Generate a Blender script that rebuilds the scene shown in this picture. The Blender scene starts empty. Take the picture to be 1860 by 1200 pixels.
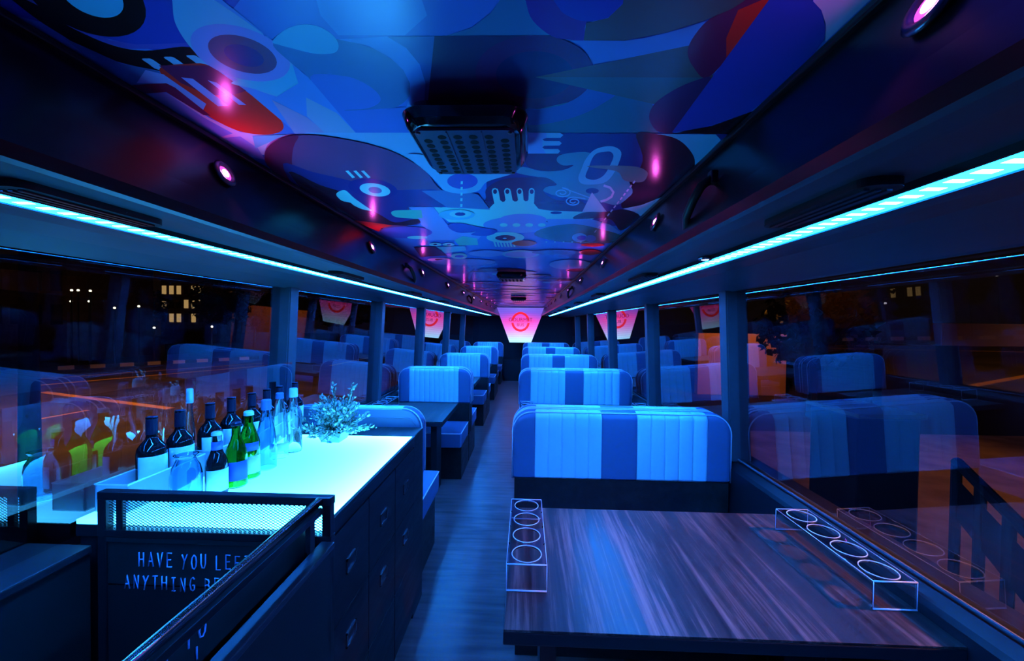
import bpy, bmesh, math, random
from mathutils import Vector, Matrix, Euler
random.seed(7)
S = bpy.context.scene
COL = S.collection
PI = math.pi
# ------------------------------------------------------------------ camera
CAM = Vector((0.1375, 0.0, 1.41)); FPX = 710.0
yc = Vector((0.0352, 0.0169, -1.0)).normalized()
xc = Vector((1.0, -0.011, 0.0)); xc = (xc - yc * xc.dot(yc)).normalized()
zc = xc.cross(yc)
RC = Matrix((xc, yc, zc)).transposed()          # world -> camera
RW = RC.transposed()                            # camera -> world
cd = bpy.data.cameras.new('camera'); cam = bpy.data.objects.new('camera', cd); COL.objects.link(cam)
cd.sensor_width = 36.0; cd.lens = FPX / 1860.0 * 36.0; cd.clip_start = 0.02; cd.clip_end = 400
cam.matrix_world = Matrix.Translation(CAM) @ RW.to_4x4()
S.camera = cam
# ------------------------------------------------------------------ view
vs = S.view_settings
vs.view_transform = 'Standard'; vs.look = 'None'; vs.gamma = 1.0; vs.use_curve_mapping = False
vs.exposure = 0.0
# ------------------------------------------------------------------ world: night sky
w = bpy.data.worlds.new('night'); S.world = w; w.use_nodes = True
bg = w.node_tree.nodes['Background']; bg.inputs[0].default_value = (0.012, 0.006, 0.004, 1); bg.inputs[1].default_value = 0.35
# ------------------------------------------------------------------ colours of the lamps
LED_COL = (0.0022, 0.165, 1.0)
LED_STR = 66.0
MAG_COL = (1.0, 0.10, 0.80)
def lamp(name, kind, loc, energy, col, rot=(0, 0, 0), **kw):
    d = bpy.data.lights.new(name, kind); d.energy = energy; d.color = col
    for k, v in kw.items(): setattr(d, k, v)
    o = bpy.data.objects.new(name, d); COL.objects.link(o); o.location = loc; o.rotation_euler = rot
    return o
def aim(o, target):
    o.rotation_euler = (Vector(target) - o.location).to_track_quat('-Z', 'Y').to_euler()
    return o
# sodium street light outside, both sides, after an added warm spot for the table
aim(lamp('warm_table_spot', 'SPOT', (5.0, 0.9, 4.0), 1900, (1.0, 0.34, 0.13), spot_size=0.26, spot_blend=0.8, shadow_soft_size=0.15), (1.05, 1.22, 0.66))  # added spot, cone narrowed to warm only the foreground table
aim(lamp('street_light_right', 'SPOT', (14.0, 5.0, 6.0), 1000, (1.0, 0.30, 0.06), spot_size=1.5, spot_blend=0.6, shadow_soft_size=0.25), (10, 9.0, -2.4))
aim(lamp('street_light_left', 'SPOT', (-17, 14, 6.0), 6000, (1.0, 0.36, 0.09), spot_size=2.3, spot_blend=0.5, shadow_soft_size=0.3), (-16, 18, -2.4))
# ------------------------------------------------------------------ helpers
def ray(px, py):
    v = Vector(((px - 930) / FPX, -(py - 600) / FPX, -1.0))
    return RW @ v
def on_z(px, py, z):
    d = ray(px, py); t = (z - CAM.z) / d.z
    return CAM + d * t
def on_y(px, py, y):
    d = ray(px, py); return CAM + d * (y / d.y)
def on_x(px, py, x):
    d = ray(px, py); return CAM + d * ((x - CAM.x) / d.x)

MATS = {}
def mat(name, col=(0.5, 0.5, 0.5), rough=0.5, metal=0.0, emit=None, estr=0.0, trans=0.0, ior=1.45, coat=0.0, spec=0.5, alpha=1.0, sheen=0.0):
    if name in MATS: return MATS[name]
    m = bpy.data.materials.new(name); m.use_nodes = True; MATS[name] = m
    p = m.node_tree.nodes['Principled BSDF']
    p.inputs['Base Color'].default_value = (*col, 1); p.inputs['Roughness'].default_value = rough
    p.inputs['Metallic'].default_value = metal; p.inputs['IOR'].default_value = ior
    p.inputs['Transmission Weight'].default_value = trans; p.inputs['Coat Weight'].default_value = coat
    p.inputs['Specular IOR Level'].default_value = spec; p.inputs['Alpha'].default_value = alpha
    if coat: p.inputs['Coat Roughness'].default_value = 0.08
    if emit: p.inputs['Emission Color'].default_value = (*emit, 1); p.inputs['Emission Strength'].default_value = estr
    return m
def nodes(m): return m.node_tree.nodes, m.node_tree.links, m.node_tree.nodes['Principled BSDF']
def N(m, t, **kw):
    n = m.node_tree.nodes.new(t)
    for k, v in kw.items(): setattr(n, k, v)
    return n
def math_n(m, op, a, b=None, c=None):
    n = N(m, 'ShaderNodeMath', operation=op)
    for i, v in enumerate((a, b, c)):
        if v is None: continue
        if hasattr(v, 'is_output'): m.node_tree.links.new(v, n.inputs[i])
        else: n.inputs[i].default_value = v
    return n.outputs[0]
def coords(m, kind='Object', scale=(1, 1, 1)):
    tc = N(m, 'ShaderNodeTexCoord'); mp = N(m, 'ShaderNodeMapping'); mp.inputs['Scale'].default_value = scale
    m.node_tree.links.new(tc.outputs[kind], mp.inputs[0]); return mp.outputs[0]
def ramp(m, fac, stops):
    r = N(m, 'ShaderNodeValToRGB'); m.node_tree.links.new(fac, r.inputs[0])
    el = r.color_ramp.elements
    while len(el) < len(stops): el.new(0.5)
    for e, (p, c) in zip(el, stops): e.position = p; e.color = (*c, 1)
    return r.outputs[0]
def bumpy(m, scale, strength, dist=0.01, vec=None):
    n, l, p = nodes(m); t = N(m, 'ShaderNodeTexNoise'); t.inputs['Scale'].default_value = scale; t.inputs['Detail'].default_value = 4
    l.new(vec if vec else coords(m), t.inputs[0]); b = N(m, 'ShaderNodeBump'); b.inputs['Strength'].default_value = strength; b.inputs['Distance'].default_value = dist
    l.new(t.outputs[0], b.inputs['Height']); l.new(b.outputs[0], p.inputs['Normal'])
def varied(m, scale, c0, c1, vec=None, lo=0.35, hi=0.65, detail=4):
    n, l, p = nodes(m); t = N(m, 'ShaderNodeTexNoise'); t.inputs['Scale'].default_value = scale; t.inputs['Detail'].default_value = detail
    l.new(vec if vec else coords(m), t.inputs[0]); l.new(ramp(m, t.outputs[0], [(lo, c0), (hi, c1)]), p.inputs['Base Color'])

def link(o, parent=None):
    COL.objects.link(o)
    if parent: o.parent = parent
    return o
def mesh_obj(name, bm, mats, parent=None, smooth=False):
    me = bpy.data.meshes.new(name); bmesh.ops.recalc_face_normals(bm, faces=bm.faces[:])
    bm.to_mesh(me); bm.free()
    for m in (mats if isinstance(mats, (list, tuple)) else [mats]): me.materials.append(m)
    if smooth:
        for f in me.polygons: f.use_smooth = True
        if smooth == 'auto':
            try: me.set_sharp_from_angle(angle=math.radians(35))
            except Exception: pass
    return link(bpy.data.objects.new(name, me), parent)
def tag(o, label=None, cat=None, group=None, kind=None):
    if label: o['label'] = label
    if cat: o['category'] = cat
    if group: o['group'] = group
    if kind: o['kind'] = kind
    return o
def thing(name, label, cat, loc=(0, 0, 0), group=None, rz=0):
    o = bpy.data.objects.new(name, None); COL.objects.link(o); o.location = loc; o.rotation_euler = (0, 0, rz); o.empty_display_size = 0.05
    return tag(o, label, cat, group)
def struct(name, bm, m, parent=None, smooth=False):
    o = mesh_obj(name, bm, m, parent, smooth)
    if not parent: o['kind'] = 'structure'
    return o
def dup(root, loc, label, group=None, rz=None):
    r = root.copy(); COL.objects.link(r); r.location = loc; r['label'] = label
    if rz is not None: r.rotation_euler = (0, 0, rz)
    if group: r['group'] = group
    for ch in list(root.children):
        c = ch.copy(); COL.objects.link(c); c.parent = r
        for g in list(ch.children):
            d = g.copy(); COL.objects.link(d); d.parent = c
    return r
def BM(): return bmesh.new()
def box(bm, x0, x1, y0, y1, z0, z1, bev=0.0, seg=2, mi=0):
    r = bmesh.ops.create_cube(bm, size=1.0); vs_ = r['verts']
    bmesh.ops.scale(bm, vec=(abs(x1 - x0), abs(y1 - y0), abs(z1 - z0)), verts=vs_)
    bmesh.ops.translate(bm, vec=((x0 + x1) / 2, (y0 + y1) / 2, (z0 + z1) / 2), verts=vs_)
    fs = set(f for v in vs_ for f in v.link_faces)
    for f in fs: f.material_index = mi
    if bev > 0:
        es = list(set(e for v in vs_ for e in v.link_edges))
        rr = bmesh.ops.bevel(bm, geom=es, offset=bev, segments=seg, profile=0.6, affect='EDGES')
        for f in rr['faces']: f.material_index = mi
    return bm
def prism(bm, pts, axis, a, b, mi=0):
    """extrude a closed outline along an axis; pts are the two remaining coordinates in order"""
    def P(p, t):
        if axis == 'x': return (t, p[0], p[1])
        if axis == 'y': return (p[0], t, p[1])
        return (p[0], p[1], t)
    A = [bm.verts.new(P(p, a)) for p in pts]; B = [bm.verts.new(P(p, b)) for p in pts]
    n = len(pts)
    f1 = bm.faces.new(A); f2 = bm.faces.new(B[::-1]); fs = [f1, f2]
    for i in range(n): fs.append(bm.faces.new((A[i], B[i], B[(i + 1) % n], A[(i + 1) % n])))
    for f in fs: f.material_index = mi
    return bm
def tube(bm, pts, r, seg=12, closed=False, mi=0):
    pts = [Vector(p) for p in pts]; rings = []; n = len(pts)
    for i, p in enumerate(pts):
        if closed: t = pts[(i + 1) % n] - pts[i - 1]
        else: t = (pts[min(i + 1, n - 1)] - pts[max(i - 1, 0)])
        t.normalize(); u = t.orthogonal().normalized() if i == 0 else (u0 - t * u0.dot(t)).normalized()
        u0 = u; v = t.cross(u)
        rr = r[i] if isinstance(r, (list, tuple)) else r
        rings.append([bm.verts.new(p + (u * math.cos(a) + v * math.sin(a)) * rr) for a in [2 * PI * k / seg for k in range(seg)]])
    m = n if closed else n - 1
    for i in range(m):
        A, B = rings[i], rings[(i + 1) % n]
        for k in range(seg):
            f = bm.faces.new((A[k], A[(k + 1) % seg], B[(k + 1) % seg], B[k])); f.material_index = mi
    if not closed:
        f = bm.faces.new(rings[0][::-1]); f.material_index = mi; f = bm.faces.new(rings[-1]); f.material_index = mi
    return bm
def lathe(bm, prof, seg=28, c=(0, 0, 0), mi=0, square=0):
    rings = []
    for r, z in prof:
        if r < 1e-5: rings.append([bm.verts.new((c[0], c[1], c[2] + z))])
        else: rings.append([bm.verts.new((c[0] + r * math.cos(2 * PI * k / seg), c[1] + r * math.sin(2 * PI * k / seg), c[2] + z)) for k in range(seg)])
    for A, B in zip(rings, rings[1:]):
        for k in range(seg):
            k2 = (k + 1) % seg
            if len(A) == 1 and len(B) == 1: continue
            if len(A) == 1: f = bm.faces.new((A[0], B[k], B[k2]))
            elif len(B) == 1: f = bm.faces.new((A[k], A[k2], B[0]))
            else: f = bm.faces.new((A[k], A[k2], B[k2], B[k]))
            f.material_index = mi
    return bm
def rrect(x0, x1, z0, z1, r=0.08, rt=None, n=7):
    """outline with rounded top corners (rt) and slightly rounded bottom (r)"""
    pts = []
    def arc(cx, cz, rr, a0, a1):
        for i in range(n): 
            a = a0 + (a1 - a0) * i / (n - 1); pts.append((cx + rr * math.cos(a), cz + rr * math.sin(a)))
    rt = r if rt is None else rt
    arc(x1 - r, z0 + r, r, -PI / 2, 0); arc(x1 - rt, z1 - rt, rt, 0, PI / 2); arc(x0 + rt, z1 - rt, rt, PI / 2, PI); arc(x0 + r, z0 + r, r, PI, 1.5 * PI)
    return pts

# ------------------------------------------------------------------ materials
M_DARK = mat('dark_panel', (0.012, 0.012, 0.016), 0.38, spec=0.5)
M_COVE = mat('gloss_black_cove', (0.008, 0.008, 0.011), 0.27, spec=0.5)
M_UNDER = mat('blue_grey_moulding', (0.045, 0.05, 0.065), 0.42); varied(M_UNDER, 3, (0.055, 0.06, 0.08), (0.075, 0.08, 0.10))
M_PILLAR = mat('pillar_grey', (0.20, 0.22, 0.28), 0.45); varied(M_PILLAR, 4, (0.05, 0.055, 0.07), (0.065, 0.07, 0.085))
M_BLACK = mat('matt_black', (0.012, 0.012, 0.014), 0.5); bumpy(M_BLACK, 300, 0.05)
M_BMETAL = mat('black_metal', (0.03, 0.03, 0.036), 0.28, metal=0.6)
M_STEEL = mat('brushed_steel', (0.5, 0.52, 0.56), 0.22, metal=1.0)
M_WALLB = mat('charcoal_wall', (0.03, 0.035, 0.05), 0.6)
M_SEATW = mat('white_vinyl', (0.55, 0.86, 0.92), 0.48, spec=0.4); bumpy(M_SEATW, 500, 0.04, 0.002)
M_SEATG = mat('grey_vinyl', (0.10, 0.16, 0.30), 0.5, spec=0.4); bumpy(M_SEATG, 500, 0.04, 0.002)
M_PIPE = mat('white_piping', (0.85, 0.85, 0.88), 0.35)
M_SHELL = mat('seat_shell', (0.14, 0.20, 0.32), 0.4)
def wood(name, c0, c1, c2, rough, yscale=1.1, xscale=26, coat=0.0, spec=0.5):
    m = mat(name, c1, rough, coat=coat, spec=spec); n, l, p = nodes(m)
    v = coords(m, 'Object', (xscale, yscale, xscale))
    t = N(m, 'ShaderNodeTexNoise'); t.inputs['Scale'].default_value = 1.0; t.inputs['Detail'].default_value = 8; t.inputs['Roughness'].default_value = 0.68; t.inputs['Distortion'].default_value = 0.6
    l.new(v, t.inputs[0])
    v2 = coords(m, 'Object', (xscale * 4.5, yscale * 4, xscale * 4))
    t2 = N(m, 'ShaderNodeTexNoise'); t2.inputs['Scale'].default_value = 1.0; t2.inputs['Detail'].default_value = 4; l.new(v2, t2.inputs[0])
    f = math_n(m, 'ADD', math_n(m, 'MULTIPLY', t.outputs[0], 0.72), math_n(m, 'MULTIPLY', t2.outputs[0], 0.28))
    l.new(ramp(m, f, [(0.36, c0), (0.5, c1), (0.64, c2)]), p.inputs['Base Color'])
    l.new(ramp(m, f, [(0.3, (rough * 0.8,) * 3), (0.7, (min(1, rough * 1.5),) * 3)]), p.inputs['Roughness'])
    b = N(m, 'ShaderNodeBump'); b.inputs['Strength'].default_value = 0.12; b.inputs['Distance'].default_value = 0.003; l.new(f, b.inputs['Height']); l.new(b.outputs[0], p.inputs['Normal'])
    return m
M_TABLE = wood('streaked_table_laminate', (0.010, 0.005, 0.006), (0.036, 0.020, 0.018), (0.19, 0.10, 0.085), 0.33, coat=0.0, spec=0.55)
M_FLOOR = mat('dark_oak_floor', (0.1, 0.06, 0.05), 0.32, spec=0.5)
n, l, p = nodes(M_FLOOR)
v = coords(M_FLOOR, 'Object', (3, 26, 3)); t = N(M_FLOOR, 'ShaderNodeTexNoise'); t.inputs['Scale'].default_value = 1.0; t.inputs['Detail'].default_value = 6; l.new(v, t.inputs[0])
t2 = N(M_FLOOR, 'ShaderNodeTexNoise'); t2.inputs['Scale'].default_value = 3.0; l.new(coords(M_FLOOR), t2.inputs[0])
f = math_n(M_FLOOR, 'ADD', math_n(M_FLOOR, 'MULTIPLY', t.outputs[0], 0.6), math_n(M_FLOOR, 'MULTIPLY', t2.outputs[0], 0.4))
l.new(ramp(M_FLOOR, f, [(0.35, (0.09, 0.055, 0.05)), (0.65, (0.26, 0.17, 0.16))]), p.inputs['Base Color'])
l.new(ramp(M_FLOOR, f, [(0.3, (0.28,) * 3), (0.7, (0.44,) * 3)]), p.inputs['Roughness'])
M_BASEW = wood('dark_wood_base', (0.010, 0.005, 0.004), (0.022, 0.012, 0.010), (0.04, 0.022, 0.018), 0.4, yscale=3, xscale=9)
M_CABW = wood('dark_cabinet_board', (0.006, 0.006, 0.008), (0.010, 0.010, 0.013), (0.016, 0.016, 0.02), 0.42, yscale=1.0, xscale=9)

def glass_pane_mat():
    m = bpy.data.materials.new('tinted_window_glass'); m.use_nodes = True; nt = m.node_tree; nt.nodes.clear()
    out = nt.nodes.new('ShaderNodeOutputMaterial'); mix = nt.nodes.new('ShaderNodeMixShader')
    tr = nt.nodes.new('ShaderNodeBsdfTransparent'); tr.inputs[0].default_value = (0.72, 0.72, 0.74, 1)
    gl = nt.nodes.new('ShaderNodeBsdfGlossy'); gl.inputs['Roughness'].default_value = 0.0; gl.inputs[0].default_value = (0.95, 0.95, 1, 1)
    lw = nt.nodes.new('ShaderNodeLayerWeight'); lw.inputs[0].default_value = 0.5
    pw = nt.nodes.new('ShaderNodeMath'); pw.operation = 'POWER'; pw.inputs[1].default_value = 2.8; nt.links.new(lw.outputs['Facing'], pw.inputs[0])
    ma = nt.nodes.new('ShaderNodeMath'); ma.operation = 'MULTIPLY_ADD'; ma.inputs[1].default_value = 0.82; ma.inputs[2].default_value = 0.13; nt.links.new(pw.outputs[0], ma.inputs[0])
    nt.links.new(ma.outputs[0], mix.inputs[0]); nt.links.new(tr.outputs[0], mix.inputs[1]); nt.links.new(gl.outputs[0], mix.inputs[2]); nt.links.new(mix.outputs[0], out.inputs[0])
    return m
M_GLASS = glass_pane_mat()
M_ACRYL = mat('clear_acrylic', (1, 1, 1), 0.02, trans=1.0, ior=1.49)
M_CLEAR = mat('clear_bottle_glass', (0.86, 0.97, 1.0), 0.02, trans=1.0, ior=1.5)
M_BLUEG = mat('pale_blue_bottle_glass', (0.45, 0.72, 0.95), 0.03, trans=1.0, ior=1.4)
M_GREEN = mat('green_bottle_glass', (0.12, 0.55, 0.10), 0.02, trans=1.0, ior=1.4)
M_WINE = mat('dark_wine_glass', (0.006, 0.006, 0.008), 0.05, spec=0.8)
M_LABEL = mat('paper_label', (0.80, 0.86, 0.92), 0.6); varied(M_LABEL, 40, (0.72, 0.8, 0.88), (0.85, 0.9, 0.94))
M_LABELB = mat('blue_label', (0.05, 0.10, 0.5), 0.5)
M_INK = mat('label_ink', (0.03, 0.04, 0.08), 0.6)
M_FOIL = mat('dark_foil', (0.02, 0.02, 0.05), 0.3, metal=0.4)
M_CAPW = mat('white_cap', (0.45, 0.6, 0.62), 0.4)
def frosted():
    m = bpy.data.materials.new('frosted_acrylic'); m.use_nodes = True; nt = m.node_tree; nt.nodes.clear()
    out = nt.nodes.new('ShaderNodeOutputMaterial'); a = nt.nodes.new('ShaderNodeMixShader'); b = nt.nodes.new('ShaderNodeMixShader')
    tr = nt.nodes.new('ShaderNodeBsdfTransparent'); tr.inputs[0].default_value = (0.8, 0.9, 1, 1)
    tl = nt.nodes.new('ShaderNodeBsdfTranslucent'); tl.inputs[0].default_value = (0.85, 0.9, 0.95, 1)
    df = nt.nodes.new('ShaderNodeBsdfDiffuse'); df.inputs[0].default_value = (0.6, 0.65, 0.7, 1)
    a.inputs[0].default_value = 0.5; nt.links.new(tl.outputs[0], a.inputs[1]); nt.links.new(df.outputs[0], a.inputs[2])
    b.inputs[0].default_value = 0.72; nt.links.new(tr.outputs[0], b.inputs[1]); nt.links.new(a.outputs[0], b.inputs[2]); nt.links.new(b.outputs[0], out.inputs[0])
    return m
M_FROST = frosted()
M_CHALK = mat('chalk_paint', (0.35, 0.62, 0.95), 0.8)
M_SIGN = mat('slate_sign_board', (0.008, 0.018, 0.018), 0.5)

# ------------------------------------------------------------------ room shell
Y0, Y1 = -1.2, 10.7
CZ = 1.835; CW = 0.5875
ANG = 0.045
XR = lambda z: 1.235 - ANG * (z - 0.73)
XL = lambda z: -1.172 + ANG * (z - 0.73)
b = BM(); box(b, -1.3, 1.4, Y0, Y1, -0.06, 0.0); struct('floor', b, M_FLOOR)
# lower side walls with window ledge
def side_wall(name, s, X):
    b = BM()
    if s > 0: out = [(X(0.73) - 0.048, 0.0), (X(0.73) - 0.048, 0.685), (X(0.73) - 0.04, 0.70), (X(0.73), 0.728), (X(0.73) + 0.10, 0.728), (X(0.73) + 0.10, 0.0)]
    else: out = [(X(0.73) + 0.035, 0.0), (X(0.73) + 0.035, 0.685), (X(0.73) + 0.03, 0.70), (X(0.73), 0.728), (X(0.73) - 0.10, 0.728), (X(0.73) - 0.10, 0.0)]
    prism(b, out, 'y', Y0, Y1); return struct(name, b, M_DARK)
side_wall('wall_right', 1, XR); side_wall('wall_left', -1, XL)
def rail_trim(name, s, X):
    b = BM(); x = X(0.73) - s * 0.012
    tube(b, [(x, Y0, 0.733), (x, Y1, 0.733)], 0.006, 8); return struct(name, b, M_PILLAR, smooth=True)
rail_trim('trim_1', 1, XR); rail_trim('trim_2', -1, XL)
b = BM(); box(b, -1.3, 1.4, Y1 - 0.05, Y1, 0, 1.9); struct('wall_front', b, M_WALLB)
b = BM(); box(b, -1.3, 1.4, Y0, Y0 + 0.05, 0, 1.9); struct('wall_back', b, M_WALLB)
# cove: near-vertical face, crease, underside, header above the windows
def cove(name, s, X, hz):
    hx = abs(X(hz))
    prof = [(CW + 0.004, CZ + 0.02), (CW, CZ - 0.014), (0.575, CZ - 0.05), (0.535, 1.68), (0.515, 1.632), (0.519, 1.613), (0.526, 1.608), (0.56, 1.606),
            (0.68, 1.609), (0.785, 1.606), (0.90, 1.618), (1.0, hz + 0.02), (hx - 0.035, hz), (hx - 0.02, hz - 0.004), (hx - 0.02, hz + 0.03), (hx + 0.1, hz + 0.04), (hx + 0.1, CZ + 0.02)]
    b = BM(); prism(b, [(s * x, z) for x, z in prof], 'y', Y0, Y1)
    # dark gloss face above the crease, lighter moulding below
    for f in b.faces:
        c = f.calc_center_median()
        f.material_index = 0 if (c.z > 1.64 and abs(f.normal.y) < 0.5 if True else 0) else 1
    bmesh.ops.recalc_face_normals(b, faces=b.faces[:])
    for f in b.faces:
        c = f.calc_center_median(); f.material_index = 0 if (abs(c.x) < 0.6 and c.z > 1.618) else 1
    return struct(name, b, [M_COVE, M_UNDER])
cove('trim_3', 1, XR, 1.588); cove('trim_4', -1, XL, 1.586)
# thin edge trim running along the mural
for i, s in enumerate((1, -1)):
    b = BM(); box(b, s * (CW - 0.012), s * (CW + 0.002), Y0, Y1, CZ - 0.016, CZ - 0.004, 0.003); struct('trim_%d' % (5 + i), b, M_BMETAL)

# windows + pillars
def win_side(s, X, pil, idx):
    ys = [Y0] + pil + [Y1 - 0.05]
    zt = 1.62
    for a, c in zip(ys, ys[1:]):
        b = BM(); vv = [b.verts.new(q) for q in ((X(0.70), a, 0.70), (X(0.70), c, 0.70), (X(zt), c, zt), (X(zt), a, zt))]; b.faces.new(vv)
        struct('window_%d' % idx, b, M_GLASS); idx += 1
    return idx
PR = [0.60, 2.055, 3.35, 4.88, 6.5, 8.1]; PL = [0.60, 2.03, 3.33, 4.72, 6.3, 7.9]
k = win_side(1, XR, PR, 1); win_side(-1, XL, PL, k)
ti = 7
for s, X, pp in ((1, XR, PR), (-1, XL, PL)):
    for y in pp:
        b = BM(); z0, z1 = 0.72, 1.60; d = 0.050; hw = 0.052
        vs8 = []
        for z in (z0, z1):
            xo = X(z) + s * 0.05; xi = X(z) - s * d
            vs8 += [b.verts.new((xo, y - hw, z)), b.verts.new((xi, y - hw + 0.012, z)), b.verts.new((xi, y + hw - 0.012, z)), b.verts.new((xo, y + hw, z))]
        A, B = vs8[:4], vs8[4:]
        b.faces.new(A); b.faces.new(B[::-1])
        for i in range(4): b.faces.new((A[i], B[i], B[(i + 1) % 4], A[(i + 1) % 4]))
        bmesh.ops.bevel(b, geom=b.edges[:], offset=0.006, segments=2, affect='EDGES')
        struct('trim_%d' % ti, b, M_PILLAR, smooth='auto'); ti += 1

# ------------------------------------------------------------------ ceiling mural
PAL = {
 'base': (0.07, 0.20, 0.62), 'cobalt': (0.09, 0.30, 0.78), 'denim': (0.05, 0.18, 0.40), 'denim2': (0.04, 0.14, 0.40), 'royal': (0.035, 0.06, 0.42),
 'indigo': (0.10, 0.09, 0.45), 'navy': (0.02, 0.03, 0.20), 'navy2': (0.03, 0.035, 0.20), 'black': (0.006, 0.006, 0.008), 'dusk': (0.035, 0.035, 0.10),
 'midnight': (0.012, 0.025, 0.10), 'plum': (0.07, 0.025, 0.10), 'plumgrey': (0.16, 0.06, 0.16), 'wine': (0.16, 0.015, 0.06), 'violet': (0.09, 0.04, 0.28),
 'red': (0.75, 0.03, 0.02), 'sky': (0.20, 0.48, 0.88), 'skyc': (0.10, 0.50, 0.85), 'cyan': (0.28, 0.88, 0.96), 'cyan2': (0.12, 0.55, 0.75), 'peri': (0.30, 0.30, 0.85),
 'lilac': (0.62, 0.50, 0.90), 'teal': (0.05, 0.20, 0.36), 'teal2': (0.03, 0.15, 0.22), 'tealg': (0.10, 0.28, 0.40), 'green': (0.08, 0.48, 0.36), 'olive': (0.09, 0.10, 0.09),
 'moss': (0.06, 0.13, 0.13), 'brown': (0.26, 0.17, 0.20), 'greyb': (0.30, 0.32, 0.55), 'greyc': (0.22, 0.42, 0.62), 'slate': (0.10, 0.17, 0.38), 'corn': (0.22, 0.33, 0.80), 'blackp': (0.03, 0.012, 0.03)}
PK = list(PAL)
def mural_mat(nm):
    gg = PAL[nm]; m = mat('mural_' + nm, (min(gg[0] * 1.1, .9), min(gg[1] * 1.25, .92), min(gg[2] * 1.35, .95)), 0.23, spec=0.55); n, l, p = nodes(m)
    t = N(m, 'ShaderNodeTexNoise'); t.inputs['Scale'].default_value = 26.0; t.inputs['Detail'].default_value = 5; l.new(coords(m, 'Object', (0.3, 1.6, 1)), t.inputs[0])
    bb = N(m, 'ShaderNodeBump'); bb.inputs['Strength'].default_value = 0.05; bb.inputs['Distance'].default_value = 0.003; l.new(t.outputs[0], bb.inputs['Height']); l.new(bb.outputs[0], p.inputs['Normal'])
    return m
MUR = [mural_mat(k_) for k_ in PK]
cb = BM()
vv = [cb.verts.new(q) for q in ((-CW - 0.01, Y0, CZ), (CW + 0.01, Y0, CZ), (CW + 0.01, Y1, CZ), (-CW - 0.01, Y1, CZ))]
f = cb.faces.new(vv); f.material_index = PK.index('base')
LV = [0]
def clip(poly, axis, lim, sgn):
    out = []
    for i in range(len(poly)):
        a, c = poly[i - 1], poly[i]; ia = sgn * (a[axis] - lim) <= 0; ic = sgn * (c[axis] - lim) <= 0
        if ia != ic:
            t = (lim - a[axis]) / (c[axis] - a[axis]); out.append((a[0] + (c[0] - a[0]) * t, a[1] + (c[1] - a[1]) * t))
        if ic: out.append(c)
    return out
def flat(world, col):
    q = clip(clip(clip(world, 0, CW + 0.005, 1), 0, -CW - 0.005, -1), 1, Y0, -1)
    r = []
    for a in q:
        if not r or (abs(a[0] - r[-1][0]) + abs(a[1] - r[-1][1])) > 1e-5: r.append(a)
    if len(r) > 2 and abs(r[0][0] - r[-1][0]) + abs(r[0][1] - r[-1][1]) < 1e-5: r.pop()
    if len(r) < 3: return
    LV[0] += 1; z = CZ - 0.00003 * LV[0]
    ar = sum(r[i - 1][0] * r[i][1] - r[i][0] * r[i - 1][1] for i in range(len(r)))
    if ar > 0: r = r[::-1]
    try:
        f = cb.faces.new([cb.verts.new((x, y, z)) for x, y in r]); f.material_index = PK.index(col)
    except ValueError: pass
def spl(pts, n=5):
    out = []; L = len(pts)
    for i in range(L):
        p0, p1, p2, p3 = (Vector(pts[(i + j) % L]) for j in (-1, 0, 1, 2))
        for k_ in range(n):
            t = k_ / n
            out.append(tuple(0.5 * ((2 * p1) + (p2 - p0) * t + (2 * p0 - 5 * p1 + 4 * p2 - p3) * t * t + (3 * p1 - p0 - 3 * p2 + p3) * t ** 3)))
    return out
class Fr:          # a patch of the mural as measured: origin and scale
    def __init__(s, ox, oy, k_): s.o = (ox, oy); s.k = k_
    def w(s, p):
        y = min(s.o[1] + p[1] / s.k, 572); q = on_z(s.o[0] + p[0] / s.k, y, CZ); return (q.x, q.y)
    def poly(s, pts, col): flat([s.w(q) for q in pts], col)
    def sm(s, pts, col, n=5): flat([s.w(q) for q in spl(pts, n)], col)
    def ell(s, cx, cy, rx, ry, col, rot=0, n=36):
        c, d = math.cos(math.radians(rot)), math.sin(math.radians(rot))
        s.poly([(cx + rx * math.cos(a) * c - ry * math.sin(a) * d, cy + rx * math.cos(a) * d + ry * math.sin(a) * c) for a in [2 * PI * i / n for i in range(n)]], col)
    def stroke(s, pts, wd, col):
        q = [Vector(p_) for p_ in pts]; L, R = [], []
        for i, p_ in enumerate(q):
            t = (q[min(i + 1, len(q) - 1)] - q[max(i - 1, 0)]).normalized(); nn = Vector((-t.y, t.x)) * wd / 2
            L.append(tuple(p_ + nn)); R.append(tuple(p_ - nn))
        s.poly(L + R[::-1], col)
    def ring(s, cx, cy, rx, ry, inn, col, rot=0, n=40):
        c, d = math.cos(math.radians(rot)), math.sin(math.radians(rot))
        def e(r_, a): return (cx + rx * r_ * math.cos(a) * c - ry * r_ * math.sin(a) * d, cy + rx * r_ * math.cos(a) * d + ry * r_ * math.sin(a) * c)
        A = [2 * PI * i / n for i in range(n + 1)]
        s.poly([e(1, a) for a in A] + [e(inn, a) for a in A[::-1]], col)
P = Fr(0, 0, 1); A1 = Fr(60, 0, 3.72); A2 = Fr(480, 0, 3.72); A3 = Fr(900, 0, 3.72); A4 = Fr(1180, 0, 3.72); B2 = Fr(860, 220, 4.227); A5 = Fr(460, 230, 4.65); B1 = Fr(600, 220, 4.615); C6 = Fr(720, 400, 4.4286)
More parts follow.
